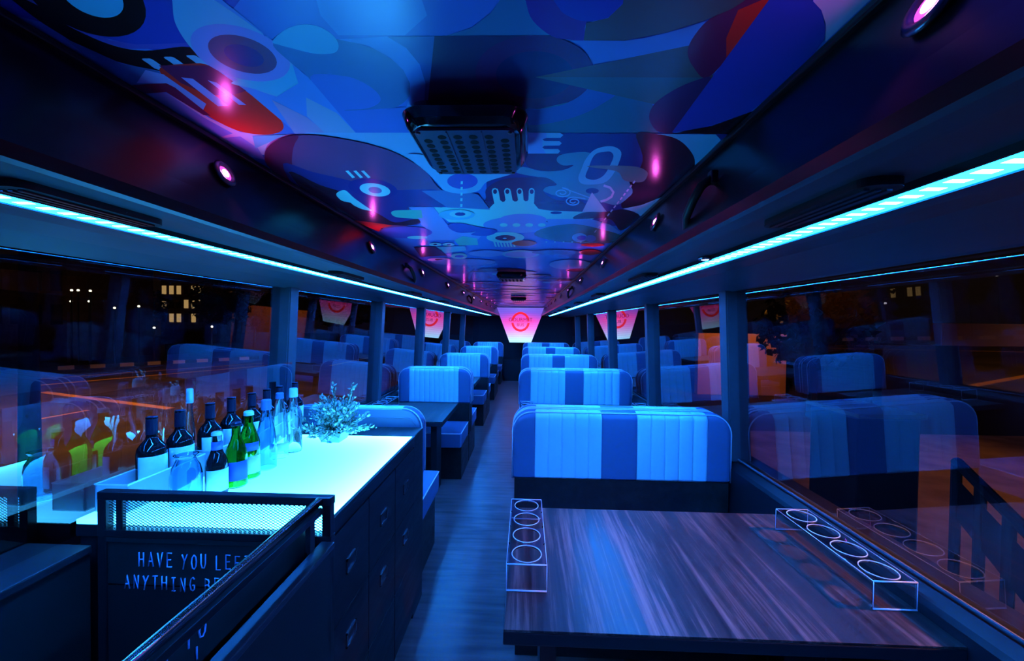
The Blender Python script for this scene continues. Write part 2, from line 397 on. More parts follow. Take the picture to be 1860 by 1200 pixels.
# top left
A1.poly([(-300, -400), (1700, -400), (1300, 130), (1620, 270), (1180, 430), (-300, 60)], 'royal')
A1.poly([(-300, -200), (120, 0), (300, 180), (520, 270), (700, 300), (1040, 290), (1060, 310), (900, 330), (640, 330), (330, 250), (0, 60)], 'indigo')
A1.sm([(-200, -60), (60, 50), (230, 170), (520, 300), (760, 342), (1060, 318), (1200, 440), (1030, 520), (860, 480), (620, 430), (380, 350), (200, 240), (0, 110)], 'black')
A1.ell(330, -60, 470, 250, 'black', 27); A1.ell(390, -40, 240, 130, 'skyc', 27)
A1.poly([(200, 250), (600, 430), (850, 480), (900, 560), (680, 575), (480, 470)], 'denim2')
for dx, dy in ((0, 0), (148, -12), (300, -22)): A1.sm([(735 + dx, 398 + dy), (770 + dx, 394 + dy), (800 + dx, 398 + dy), (850 + dx, 430 + dy), (888 + dx, 462 + dy), (860 + dx, 472 + dy), (820 + dx, 460 + dy), (780 + dx, 430 + dy)], 'sky', 3)
A1.poly([(780, 640), (900, 625), (1200, 800), (1400, 890), (1560, 910), (1790, 903), (1650, 950), (1590, 1042), (1450, 1050)], 'lilac')
A1.poly([(700, 590), (900, 625), (1150, 790), (1350, 900), (1250, 930)], 'corn')
A1.poly([(1290, 930), (1400, 920), (1520, 1000), (1570, 1080), (1440, 1050)], 'peri')
A1.sm([(860, 455), (1040, 430), (1200, 445), (1440, 615), (1600, 740), (1685, 825), (1675, 885), (1560, 908), (1380, 880), (1180, 780), (1000, 640), (900, 540)], 'red')
A1.poly([(850, 440), (1200, 440), (1440, 612), (1350, 640), (1180, 640), (1000, 560)], 'wine')
A1.poly([(760, 470), (880, 500), (1170, 700), (1150, 740), (880, 562), (700, 560)], 'corn')
A1.poly([(670, 572), (900, 560), (960, 590), (1200, 780), (1150, 775), (900, 620), (760, 630)], 'wine')
A1.poly([(1000, 520), (1080, 530), (1320, 712), (1250, 716)], 'peri'); A1.poly([(1180, 540), (1240, 556), (1442, 708), (1392, 706)], 'peri')
A1.poly([(1130, -120), (1620, 270), (1760, 420), (2000, 700), (2100, 900), (1780, 900), (1700, 830), (1440, 610), (1200, 440)], 'cobalt')
A1.sm([(920, -130), (940, 0), (960, 150), (1050, 300), (1180, 430), (1330, 505), (1500, 600), (1740, 665), (1790, 560), (1760, 430), (1620, 280), (1450, 150), (1130, -60)], 'sky')
A1.sm([(1340, 560), (1500, 600), (1740, 665), (1792, 560), (1750, 440), (1690, 520), (1560, 545), (1440, 530)], 'skyc')
A1.ell(1400, 353, 350, 170, 'peri', 18); A1.ell(1415, 363, 242, 115, 'plumgrey', 18); A1.ell(1425, 372, 140, 66, 'navy2', 18)
# top middle
A2.poly([(-300, -300), (830, -300), (1600, -300), (1590, 0), (1530, 80), (1400, 180), (1230, 238), (830, 242), (500, 262), (0, 240)], 'base')
A2.poly([(300, -200), (1000, -200), (1100, 100), (950, 235), (500, 235), (380, 100)], 'cobalt')
A2.poly([(1600, -200), (1760, -200), (1780, 60), (1860, 180), (1960, 234), (1230, 237), (1400, 185), (1530, 85), (1590, 0)], 'teal')
A2.sm([(60, 285), (300, 250), (500, 262), (700, 310), (850, 390), (950, 480), (990, 570), (970, 660), (860, 730), (620, 745), (480, 745), (300, 520), (180, 420)], 'denim')
A2.poly([(500, 262), (830, 242), (960, 320), (1050, 430), (1088, 540), (1080, 720), (960, 720), (985, 640), (985, 560), (940, 470), (850, 385), (700, 305)], 'cobalt')
A2.poly([(480, 745), (620, 742), (960, 720), (1000, 895), (610, 895)], 'base')
A2.sm([(310, 515), (540, 510), (680, 560), (770, 630), (780, 685), (700, 728), (560, 738), (470, 740)], 'base')
A2.sm([(55, 277), (120, 210), (200, 172), (290, 160), (380, 180), (460, 230), (500, 290), (490, 342), (430, 360), (330, 356), (200, 325), (100, 298)], 'skyc')
A2.poly([(190, 430), (300, 520), (470, 720), (620, 895), (410, 895), (280, 780), (280, 660), (50, 670), (230, 560)], 'cobalt')
A2.poly([(50, 670), (290, 790), (420, 896), (205, 900)], 'greyb'); A2.poly([(283, 655), (490, 760), (620, 896), (410, 896), (288, 780)], 'greyc')
A2.poly([(-80, 915), (210, 905), (300, 893), (1100, 893), (1250, 1100), (1100, 1150), (900, 1042), (700, 960), (400, 915), (150, 905), (-60, 1000)], 'sky')
# dark capsule and beam
A2.poly([(830, 242), (1500, 234), (1500, 740), (1080, 735), (1090, 560), (1050, 430), (960, 320)], 'denim2')
A2.poly([(1150, 238), (1980, 232), (2000, 740), (1100, 735)], 'dusk')
A3.ell(265, 482, 400, 250, 'plum'); A3.ell(265, 500, 262, 160, 'midnight')
A3.poly([(220, 732), (300, 730), (520, 680), (640, 590), (800, 630), (1060, 695), (1100, 892), (220, 892)], 'teal2')
A3.sm([(200, 735), (300, 732), (450, 705), (560, 650), (640, 590), (730, 600), (810, 632), (740, 685), (600, 762), (400, 822), (200, 835)], 'denim2')
A3.sm([(190, -150), (205, 0), (250, 130), (380, 238), (500, 262), (595, 266), (612, 150), (700, 60), (880, 0), (900, -150)], 'violet', 4)
A3.sm([(400, -100), (430, 50), (520, 115), (620, 138), (760, 112), (860, 30), (900, -100)], 'royal')
A3.poly([(900, -250), (2000, -250), (1720, 0), (1420, 130), (1150, 215), (870, 268), (596, 267), (612, 150), (760, 115), (860, 20)], 'olive')
A3.poly([(505, 267), (870, 269), (1010, 250), (1150, 216), (1290, 180), (1425, 132), (1350, 230), (1310, 305), (660, 430), (620, 355), (570, 300)], 'cobalt')
A3.poly([(270, 515), (1320, 298), (1480, 520)], 'olive'); A3.poly([(270, 515), (1480, 518), (1250, 640), (1070, 698)], 'moss')
A3.sm([(1440, 515), (1340, 450), (1298, 340), (1350, 225), (1450, 120), (1600, 50), (1750, -40), (1900, -60), (1650, 280)], 'wine')
A3.poly([(1640, 60), (1850, -30), (1900, -40), (1560, 380), (1560, 250)], 'red')
A3.sm([(1460, 520), (1330, 545), (1200, 605), (1080, 690), (1038, 780), (1070, 860), (1130, 892), (1210, 885), (1330, 700)], 'plum')
A4.poly([(150, 890), (800, 0), (900, -150), (1300, -150), (1110, 0), (1160, 60), (1188, 180), (1180, 260), (1000, 500), (680, 750), (400, 850)], 'royal')
A4.poly([(190, 891), (420, 850), (700, 745), (600, 910), (400, 900)], 'black')
A4.poly([(1105, 0), (1150, -200), (1700, -200), (1480, 0), (1188, 275), (1190, 150), (1160, 60)], 'lilac')
# right middle
B2.poly([(410, 84), (1880, 92), (2100, 100), (1280, 800), (100, 800), (100, 340)], 'navy2')
B2.poly([(1380, 92), (1860, 95), (1900, 140), (1700, 340), (1690, 270), (1600, 160)], 'sky')
B2.sm([(1250, 92), (1400, 92), (1560, 130), (1660, 215), (1700, 310), (1650, 420), (1430, 595), (1150, 668), (1180, 500), (1300, 300)], 'blackp')
B2.poly([(1150, 668), (1290, 640), (1440, 580), (1480, 590), (1290, 730), (1230, 690)], 'lilac')
B2.sm([(410, 243), (560, 243), (690, 250), (770, 330), (650, 375), (520, 372), (410, 335)], 'plum')
B2.sm([(690, 335), (640, 300), (660, 258), (760, 236), (900, 238), (980, 320), (1130, 370), (1220, 520), (1190, 580), (1100, 640), (1000, 620), (850, 600), (600, 560), (510, 500), (560, 440), (330, 392), (380, 345), (520, 378), (680, 372), (770, 332)], 'tealg', 3)
B2.poly([(410, 80), (665, 83), (690, 100), (668, 121), (545, 122), (530, 134), (545, 146), (660, 147), (678, 163), (660, 181), (545, 182), (528, 195), (545, 207), (650, 207), (666, 224), (650, 243), (410, 243)], 'sky')
B2.poly([(410, 80), (560, 82), (560, 122), (530, 134), (530, 195), (555, 243), (410, 243)], 'corn')
B2.sm([(1000, 190), (1080, 190), (1135, 235), (1110, 330), (1060, 420), (1000, 468), (900, 482), (830, 474), (805, 430), (830, 360), (860, 290), (920, 220)], 'sky')
B2.sm([(1000, 230), (1050, 228), (1075, 262), (1050, 330), (1005, 405), (950, 440), (895, 442), (860, 420), (885, 350), (915, 275), (950, 240)], 'navy2')
B2.sm([(890, 337), (1060, 335), (1240, 342), (1325, 375), (1335, 415), (1290, 462), (1160, 450), (1100, 380), (900, 348)], 'brown')
B2.sm([(0, 690), (90, 600), (95, 520), (170, 462), (270, 432), (400, 426), (555, 428), (640, 482), (560, 500), (540, 540), (640, 600), (830, 610), (845, 690), (400, 700)], 'plum', 4)
def spiral(fr, cx, cy, r, col, tail, sg=1):
    q = []
    for i in range(30):
        a = i / 29 * 2 * PI * 1.75; rr = r * (0.2 + 0.8 * i / 29); q.append((cx + sg * rr * math.cos(a) * 1.35, cy + rr * 0.75 * math.sin(a)))
    fr.stroke(q, 9, col); fr.stroke([q[-1], ((q[-1][0] + tail[0]) / 2, (q[-1][1] + tail[1]) / 2), tail], 8, col)
spiral(B2, 680, 545, 52, 'sky', (900, 585), -1); spiral(B2, 768, 612, 46, 'sky', (860, 590), 1)
B2.stroke([(1000, 488), (1050, 505), (1075, 540), (1060, 575), (1020, 600), (975, 612)], 18, 'lilac')
B2.ell(912, 530, 50, 22, 'navy')
P.poly([(787, 374), (880, 379), (905, 377), (1010, 382), (1062, 386), (1035, 397), (990, 400), (905, 398), (885, 412), (850, 407), (815, 402), (800, 390)], 'cyan')
hand = [(0, 682), (120, 665), (160, 625), (140, 530), (148, 512), (166, 508), (186, 514), (194, 535), (205, 600), (222, 614), (238, 612), (246, 598), (235, 530), (243, 512), (260, 508), (280, 514), (288, 535), (300, 600), (316, 612), (334, 610), (342, 598), (330, 530), (338, 512), (354, 508), (372, 514), (380, 535), (385, 598), (398, 610), (414, 608), (422, 596), (425, 530), (432, 512), (448, 508), (464, 514), (470, 530), (465, 628), (500, 668), (590, 682), (830, 690), (1030, 704), (900, 752), (100, 765), (0, 750)]
B2.poly(hand, 'cyan')
for x in (166, 260, 354, 447): B2.ell(x, 535, 15, 18, 'plum')
B2.ell(635, 698, 44, 11, 'navy'); B2.poly([(910, 540), (1025, 692), (835, 692)], 'lilac')
B2.sm([(770, 745), (850, 695), (1025, 690), (1150, 672), (1270, 712), (1240, 760), (1130, 835), (1040, 745)], 'blackp')
B2.poly([(560, 745), (900, 745), (1050, 790), (1130, 850), (1050, 900), (600, 840)], 'corn')
B2.ell(330, 792, 255, 62, 'corn'); B2.ell(380, 752, 182, 46, 'peri')
for x in (232, 330, 428, 525): B2.ell(x, 792, 30, 14, 'cyan')
B2.sm([(470, 870), (560, 810), (780, 785), (1000, 830), (1130, 875), (1050, 930), (700, 925)], 'moss', 4)
B2.ell(245, 888, 145, 42, 'cyan'); B2.ell(245, 892, 78, 22, 'plum'); B2.ell(240, 895, 16, 5, 'cyan')
for i in range(7): B2.poly([(150 + i * 24, 915), (164 + i * 24, 915), (180 + i * 24, 960), (166 + i * 24, 960)], 'cyan')
B2.ell(390, 932, 95, 22, 'red'); B2.ell(915, 945, 90, 14, 'red'); B2.ell(890, 1000, 80, 24, 'wine'); B2.ell(815, 888, 58, 34, 'sky'); B2.ell(832, 890, 38, 18, 'royal'); B2.ell(900, 895, 42, 26, 'slate')
for i in range(5): B2.ell(560 + i * 66, 922, 7, 5, 'cyan')
for i in range(13):
    t = i / 13; x0, y0 = 1240 - 320 * t, 450 + 410 * t; t2_ = (i + 0.6) / 13; B2.stroke([(x0, y0), (1240 - 320 * t2_, 450 + 410 * t2_)], 12 - 5 * t, 'lilac')
# left middle
A5.sm([(95, 240), (130, 150), (240, 82), (400, 58), (560, 62), (750, 90), (950, 130), (1150, 190), (1300, 262), (1450, 362), (1560, 500), (1700, 620), (1640, 668), (1330, 665), (1350, 760), (1300, 830), (1000, 870), (500, 640), (150, 350)], 'plumgrey', 4)
A5.sm([(95, 240), (130, 150), (240, 82), (380, 62), (340, 160), (330, 330), (400, 560), (150, 350)], 'wine', 4)
A5.sm([(250, 300), (500, 370), (800, 440), (1100, 520), (1400, 520), (1560, 530), (1650, 665), (1320, 665), (1340, 740), (1410, 775), (1400, 815), (1300, 826), (1100, 815), (1000, 870), (700, 760), (400, 560)], 'navy2', 4)
A5.sm([(300, 370), (560, 480), (800, 560), (900, 640), (1080, 740), (1200, 800), (1380, 770), (1410, 800), (1300, 828), (1150, 825), (1000, 860), (600, 700)], 'blackp', 4)
A5.poly([(830, 780), (1000, 800), (1180, 826), (1080, 850), (1060, 880)], 'red')
for x in (778, 845, 910): A5.poly([(x, 362), (x + 25, 358), (x + 82, 416), (x + 60, 424)], 'cyan')
A5.ell(1010, 510, 210, 80, 'navy', 8)
A5.ell(1028, 522, 131, 54, 'cyan', 9); A5.ell(1030, 525, 57, 27, 'slate', 9)
A5.sm([(702, 570), (718, 540), (778, 527), (850, 590), (940, 655), (1002, 700), (920, 687), (850, 655), (820, 632), (750, 615)], 'cyan')
A5.sm([(1165, 722), (1190, 700), (1300, 694), (1420, 694), (1440, 765), (1300, 764), (1200, 752)], 'green')
A5.poly([(1310, 668), (1520, 670), (1640, 820), (1800, 890), (1960, 870), (1900, 945), (1400, 955), (1500, 880), (1420, 822), (1410, 788), (1390, 762), (1430, 764), (1420, 694), (1340, 694)], 'corn')
A5.ell(1290, 885, 222, 50, 'indigo'); A5.ell(1385, 928, 85, 14, 'cyan')
A5.poly([(1420, 530), (1700, 525), (1900, 560), (2000, 690), (1640, 672)], 'slate')
A5.sm([(1310, 240), (1450, 360), (1560, 470), (1620, 530), (1760, 555), (1900, 530), (1980, 450), (2200, 380), (2200, 320), (1900, 300), (1400, 220)], 'sky', 4)
B1.ell(1108, 490, 128, 66, 'indigo')
B1.ell(1060, 775, 150, 44, 'cyan2'); B1.ell(1090, 768, 92, 30, 'cyan'); B1.ell(1088, 769, 44, 15, 'navy')
for i in range(6): B1.poly([(1094 - i, 490 + i * 48), (1112 - i, 490 + i * 48), (1110 - i, 516 + i * 48), (1092 - i, 516 + i * 48)], 'cyan')
B1.sm([(985, 865), (1040, 845), (1130, 850), (1250, 880), (1400, 905), (1330, 950), (1180, 945), (1220, 915), (1100, 928), (1020, 905)], 'royal')
B1.poly([(1040, 990), (1110, 955), (1230, 975), (1240, 1030), (1080, 1035)], 'green')
B1.ell(880, 1026, 50, 14, 'cyan'); B1.ell(992, 1026, 50, 14, 'cyan'); B1.ell(880, 1026, 18, 6, 'navy'); B1.ell(992, 1026, 18, 6, 'navy')
B1.poly([(700, 1050), (880, 1045), (980, 1120), (760, 1130)], 'plum'); B1.ell(1080, 1125, 68, 26, 'cyan'); B1.ell(1082, 1126, 38, 10, 'royal'); B1.ell(910, 1155, 95, 16, 'lilac'); B1.ell(915, 1154, 40, 7, 'wine')
B1.poly([(890, 1045), (1130, 1040), (1140, 1075), (960, 1100)], 'cyan2')
C6.ell(730, 260, 150, 26, 'corn'); C6.ell(1000, 265, 150, 32, 'sky'); C6.ell(1000, 268, 128, 22, 'peri'); C6.ell(1400, 350, 170, 40, 'sky'); C6.ell(540, 330, 260, 26, 'corn')
C6.ell(1290, 250, 200, 20, 'slate'); C6.ell(1560, 250, 90, 20, 'red'); C6.ell(1470, 395, 110, 14, 'wine')
rr = random.Random(11)
far_cols = ['royal', 'corn', 'indigo', 'sky', 'navy', 'peri', 'denim', 'plum', 'base', 'cobalt', 'slate', 'cyan2', 'wine', 'teal']
for i in range(70):
    yy = 3.1 + (i / 70) ** 1.1 * 7.2; xx = rr.uniform(-0.6, 0.6); rx_, ry_ = rr.uniform(0.06, 0.3), rr.uniform(0.03, 0.14); c_ = rr.choice(far_cols)
    flat([(xx + rx_ * math.cos(a), yy + ry_ * math.sin(a)) for a in [2 * PI * j / 22 for j in range(22)]], c_)
me = bpy.data.meshes.new('ceiling'); bmesh.ops.triangulate(cb, faces=[f for f in cb.faces if len(f.verts) > 4]); 
for f in cb.faces:
    f.normal_update()
    if f.normal.z > 0: f.normal_flip()
cb.to_mesh(me); cb.free()
for m_ in MUR: me.materials.append(m_)
ceil = bpy.data.objects.new('ceiling', me); COL.objects.link(ceil); ceil['kind'] = 'structure'
b = BM(); box(b, -1.3, 1.4, Y0, Y1, CZ + 0.02, CZ + 0.06); struct('ceiling', b, M_BLACK)
# joints between ceiling boards
for yy in (0.775, 1.04): pass

# ------------------------------------------------------------------ LED strips
def led_mat():
    m = mat('led_strip_glow', (0.3, 0.5, 0.7), 0.4); n, l, p = nodes(m)
    tc = N(m, 'ShaderNodeTexCoord'); sx = N(m, 'ShaderNodeSeparateXYZ'); l.new(tc.outputs['Object'], sx.inputs[0])
    fr = math_n(m, 'FRACT', math_n(m, 'DIVIDE', sx.outputs[1], 0.031)); d = math_n(m, 'ABSOLUTE', math_n(m, 'SUBTRACT', fr, 0.5))
    spot = math_n(m, 'MULTIPLY', math_n(m, 'LESS_THAN', d, 0.20), math_n(m, 'LESS_THAN', math_n(m, 'ABSOLUTE', sx.outputs[0]), 0.013))
    st = math_n(m, 'MULTIPLY_ADD', spot, 250.0, LED_STR)
    p.inputs['Emission Color'].default_value = (*LED_COL, 1); l.new(st, p.inputs['Emission Strength'])
    mx = N(m, 'ShaderNodeMix', data_type='RGBA'); l.new(spot, mx.inputs[0]); mx.inputs[6].default_value = (*LED_COL, 1); mx.inputs[7].default_value = (0.02, 0.22, 1.0, 1)
    l.new(mx.outputs[2], p.inputs['Emission Color'])
    return m
M_LED = led_mat()
for s, nm in ((1, 'right'), (-1, 'left')):
    t = thing('led_strip', 'long glowing blue LED strip under the %s cove, running the whole bus' % nm, 'led strip', (s * 0.692, 4.2, 1.603), 'blue LED strips')
    b = BM(); box(b, -0.030, 0.030, -4.9, 4.9, -0.003, 0.010, 0.002); o = mesh_obj('lens', b, M_LED, t); o['label'] = 'glowing blue lens with bright diodes'
    b = BM(); box(b, -0.036, -0.0305, -4.9, 4.9, -0.005, 0.01); box(b, 0.0305, 0.036, -4.9, 4.9, -0.005, 0.01); mesh_obj('channel', b, M_BMETAL, t)

# downlights on the cove faces
M_MAG = mat('magenta_lens', (0.5, 0.1, 0.4), 0.4, emit=MAG_COL, estr=150.0)
n, l, p = nodes(M_MAG)
tilt = math.atan2(0.535 - 0.575, 1.68 - 1.785)
def downlight(s):
    t = thing('spotlight', '-', 'spotlight', (0, 0, 0), 'magenta spotlights in the cove')
    b = BM(); lathe(b, [(0.0, 0.0), (0.029, 0.0), (0.030, 0.003), (0.024, 0.008), (0.018, 0.006), (0.017, 0.002), (0, 0.002)], 24)
    o1 = mesh_obj('bezel', b, mat('dark_bezel', (0.16, 0.15, 0.2), 0.3, metal=1.0), t, True)
    b = BM(); lathe(b, [(0.0, 0.0030), (0.010, 0.0036), (0.0155, 0.0034), (0.0165, 0.0022)], 20)
    o2 = mesh_obj('lens', b, mat('magenta_rim', (0.4, 0.05, 0.3), 0.4, emit=MAG_COL, estr=1.2), t, True)
    b = BM(); lathe(b, [(0.0, 0.0068), (0.004, 0.0064), (0.0078, 0.0050), (0.0090, 0.0037)], 16)
    o3 = mesh_obj('diode', b, M_MAG, t, True); o3['label'] = 'bright glowing diode'
    for o in (o1, o2, o3): o.rotation_euler = (0, -s * (PI / 2 - 0.36), 0)
    return t
ords = ['nearest', 'second', 'third', 'fourth', 'fifth', 'sixth', 'seventh', 'eighth', 'ninth', 'tenth', 'eleventh', 'twelfth']
for s, nm, y0_, st in ((1, 'right', 0.425, 0.862), (-1, 'left', 0.875, 0.856)):
    d0 = downlight(s)
    for k_ in range(11 if s > 0 else 10):
        loc = (s * 0.5545, y0_ + st * k_, 1.745); lb = 'magenta spotlight in the %s cove, %s from the camera' % (nm, ords[k_])
        if k_ == 0: d0.location = loc; d0['label'] = lb
        else: dup(d0, loc, lb)
        o = lamp('magenta_beam', 'SPOT', (loc[0] - s * 0.02, loc[1], loc[2] - 0.005), 1.0, MAG_COL, spot_size=1.05, spot_blend=0.9, shadow_soft_size=0.015)
        aim(o, (-s * 0.05, loc[1] + 0.1, 0.3))
        o.parent = None

# vents on the underside
def vent():
    t = thing('air_vent', '-', 'air vent', (0, 0, 0), 'air vents on the cove underside')
    b = BM(); prism(b, rrect(-0.03, 0.03, -0.115, 0.115, 0.02), 'z', -0.006, 0.006); mesh_obj('frame', b, M_BLACK, t)
    b = BM()
    for i in range(3): box(b, -0.02 + i * 0.015, -0.012 + i * 0.015, -0.1, 0.1, -0.009, -0.005)
    mesh_obj('slats', b, M_BMETAL, t); return t
v0 = vent()
for s, nm in ((1, 'right'), (-1, 'left')):
    for k_ in range(9):
        loc = (s * 0.605, 0.64 + 0.96 * k_, 1.601); lb = 'black air vent beside the %s LED strip, %s from the camera' % (nm, ords[k_])
        if s == 1 and k_ == 0: v0.location = loc; v0['label'] = lb
        else: dup(v0, loc, lb)
# reading lights
M_READ = mat('reading_lens', (0.8, 0.8, 0.8), 0.3, emit=(0.35, 0.6, 1.0), estr=9)
def reading(loc, lb):
    t = thing('reading_light', lb, 'reading light', loc, 'small reading lights beside the strips')
    b = BM(); lathe(b, [(0, 0.004), (0.019, 0.004), (0.02, 0), (0.017, -0.006), (0.013, -0.003), (0, -0.003)], 20); mesh_obj('bezel', b, M_STEEL, t, True)
    b = BM(); lathe(b, [(0, -0.0055), (0.008, -0.005), (0.0125, -0.0032)], 16); mesh_obj('lens', b, M_READ, t, True)
reading((0.648, 1.14, 1.603), 'small white reading light beside the right LED strip, nearest one')
reading((0.648, 3.1, 1.603), 'small white reading light beside the right LED strip, second one')
reading((-0.648, 3.12, 1.603), 'small white reading light beside the left LED strip, nearest one')
reading((-0.648, 4.95, 1.603), 'small white reading light beside the left LED strip, second one')
# grab handles on cove faces
def handle(loc, s, lb):
    t = thing('grab_handle', lb, 'handle', loc, 'black grab handles on the cove')
    b = BM(); tube(b, [(0, -0.05, 0.035), (-s * 0.022, -0.045, 0.02), (-s * 0.03, -0.02, -0.005), (-s * 0.028, 0.02, -0.03), (-s * 0.018, 0.045, -0.05), (s * 0.012, 0.05, -0.055)], 0.010, 10)
    mesh_obj('bar', b, M_BLACK, t, True)
    b = BM(); box(b, -0.008, 0.008, -0.06, -0.04, 0.022, 0.05, 0.003); mesh_obj('mount', b, M_BMETAL, t)
    b = BM(); box(b, s * 0.002, s * 0.018, 0.038, 0.062, -0.07, -0.042, 0.003); mesh_obj('mount', b, M_BMETAL, t)
handle((0.545, 0.93, 1.70), 1, 'black grab handle on the right cove, nearest one'); handle((0.545, 3.55, 1.70), 1, 'black grab handle on the right cove, farther one')
handle((-0.545, 2.26, 1.70), -1, 'black grab handle on the left cove, nearest one'); handle((-0.545, 4.7, 1.70), -1, 'black grab handle on the left cove, farther one')

# ------------------------------------------------------------------ ceiling units
M_HOLE = mat('hole_black', (0.002, 0.002, 0.002), 0.9)
M_UNIT = mat('gloss_unit_black', (0.008, 0.008, 0.010), 0.10, spec=0.6)
M_GRILL = mat('grille_navy', (0.05, 0.045, 0.10), 0.30, spec=0.6)
def ceiling_unit(loc, lb, rz=0):
    t = thing('ceiling_unit', lb, 'ceiling unit', loc, 'black ceiling units along the middle'); t.rotation_euler = (0, 0, rz)
    # body: stack of rounded rectangles, narrowing to the ceiling
    b = BM(); rings = []
    for (hx, y0_, y1_, z) in ((0.116, -0.095, 0.125, 0.0), (0.120, -0.118, 0.133, -0.022), (0.112, -0.118, 0.128, -0.042), (0.104, -0.110, 0.122, -0.052), (0.098, -0.104, 0.117, -0.053)):
        rings.append([b.verts.new((x, y, z)) for x, y in rrect(-hx, hx, y0_, y1_, 0.045, n=8)])
    for A, B in zip(rings, rings[1:]):
        for i in range(len(A)): b.faces.new((A[i], A[(i + 1) % len(A)], B[(i + 1) % len(A)], B[i]))
    b.faces.new(rings[0]); b.faces.new(rings[-1][::-1]); mesh_obj('body', b, M_UNIT, t, 'auto')
    # grille plate with round holes
    b = BM(); top = rrect(-0.094, 0.094, -0.098, 0.112, 0.016, n=5); prism(b, top, 'z', -0.0575, -0.052)
    for xx in (-0.033, 0.033): box(b, xx - 0.0012, xx + 0.0012, -0.094, 0.108, -0.0595, -0.057)
    g = mesh_obj('grille', b, M_GRILL, t, 'auto')
    b = BM()
    for i in range(6):
        for j in range(9):
            if j == 0 and i in (0, 5): continue
            x = -0.075 + i * 0.030; y = -0.078 + j * 0.0213 + (0.006 if i in (1, 2, 3, 4) else 0)
            lathe(b, [(0, -0.0582), (0.0078, -0.0582), (0.0085, -0.0577)], 14, (x, y, 0))
    h = mesh_obj('holes', b, M_HOLE, g); tag(h, kind='stuff')
    b = BM()
    for x, y in ((-0.086, -0.09), (0.086, -0.09), (-0.086, 0.104), (0.086, 0.104)): lathe(b, [(0, -0.060), (0.004, -0.0595), (0.0045, -0.0575)], 10, (x, y, 0))
    mesh_obj('screws', b, M_BMETAL, t, True)
    return t
U = ceiling_unit((0.018, 0.822, CZ - 0.012), 'large black perforated ceiling unit hanging nearest the camera')
dup(U, (0.018, 3.2, CZ - 0.012), 'black ceiling unit halfway along the mural'); dup(U, (0.02, 6.1, CZ - 0.012), 'small far black ceiling unit in front of the lit screen')

# ------------------------------------------------------------------ lit screen at the front
def screen():
    y = 9.75; zt, zb = CZ - 0.02, 0.945
    def shade(m):
        n, l, p = nodes(m); tc = N(m, 'ShaderNodeTexCoord'); sx = N(m, 'ShaderNodeSeparateXYZ'); l.new(tc.outputs['Object'], sx.inputs[0])
        h = math_n(m, 'DIVIDE', math_n(m, 'ADD', sx.outputs[2], 0.89), 0.89)      # 0 bottom .. 1 top
        col = ramp(m, h, [(0.0, (0.25, 0.60, 0.75)), (0.2, (0.38, 0.36, 0.62)), (0.38, (0.52, 0.14, 0.42)), (0.62, (0.75, 0.03, 0.20)), (0.86, (0.14, 0.05, 0.40)), (1.0, (0.09, 0.10, 0.42))])
        dx = math_n(m, 'ABSOLUTE', sx.outputs[0]); side = math_n(m, 'MULTIPLY', math_n(m, 'SMOOTH_MIN', dx, 0.5, 0.0) if False else dx, 1.9)
        mx = N(m, 'ShaderNodeMix', data_type='RGBA'); l.new(math_n(m, 'MINIMUM', math_n(m, 'MULTIPLY', side, h), 0.85), mx.inputs[0]); l.new(col, mx.inputs[6]); mx.inputs[7].default_value = (0.09, 0.05, 0.36, 1)
        l.new(mx.outputs[2], p.inputs['Emission Color'])
        ln = math_n(m, 'LESS_THAN', math_n(m, 'FRACT', math_n(m, 'DIVIDE', sx.outputs[2], 0.052)), 0.14)
        l.new(math_n(m, 'MULTIPLY_ADD', ln, -0.6, 2.2), p.inputs['Emission Strength'])
    m = mat('backlit_screen', (0.2, 0.1, 0.2), 0.5); shade(m)
    t = thing('lit_screen', 'tapered backlit panel with red round logo at the front of the bus', 'screen', (0.006, y, zt))
    H = zb - zt
    b = BM(); prism(b, [(-0.60, 0), (0.60, 0), (0.27, H), (-0.27, H)], 'y', 0, 0.012); o = mesh_obj('panel', b, m, t)
    b = BM(); tp = [(-0.615, 0.015), (0.615, 0.015), (0.28, H - 0.012), (-0.28, H - 0.012)]; prism(b, tp, 'y', 0.012, 0.06); mesh_obj('housing', b, M_BLACK, t)
    R = mat('logo_red', (0.5, 0.01, 0.02), 0.5, emit=(1.0, 0.02, 0.04), estr=1.1); D = mat('logo_dark', (0.15, 0.02, 0.08), 0.5, emit=(0.16, 0.01, 0.08), estr=1.0)
    b = BM(); n_ = 48
    for a0, a1 in ((0.12, PI - 0.12), (PI + 0.12, 2 * PI - 0.12)):
        vo, vi = [], []
        for i in range(n_ + 1):
            a = a0 + (a1 - a0) * i / n_
            vo.append((0.228 * math.cos(a), 0.245 * math.sin(a))); vi.append((0.175 * math.cos(a), 0.190 * math.sin(a)))
        prism(b, [(x, z - 0.355) for x, z in vo + vi[::-1]], 'y', -0.006, 0.0)
    mesh_obj('logo_ring', b, R, t)
    for txt, z, sc in (('GOURMET', -0.345, 0.125), ('BUS', -0.465, 0.105)):
        cu = bpy.data.curves.new('lettering', 'FONT'); cu.body = txt; cu.size = sc; cu.align_x = 'CENTER'; cu.extrude = 0.002; cu.resolution_u = 3
        ob = bpy.data.objects.new('tmp', cu); COL.objects.link(ob); dg = bpy.context.evaluated_depsgraph_get(); me_ = bpy.data.meshes.new_from_object(ob.evaluated_get(dg)); bpy.data.objects.remove(ob)
        me_.materials.clear(); me_.materials.append(D); o = bpy.data.objects.new('lettering', me_); link(o, t); o.rotation_euler = (PI / 2, 0, 0); o.location = (0, -0.008, z)
screen()

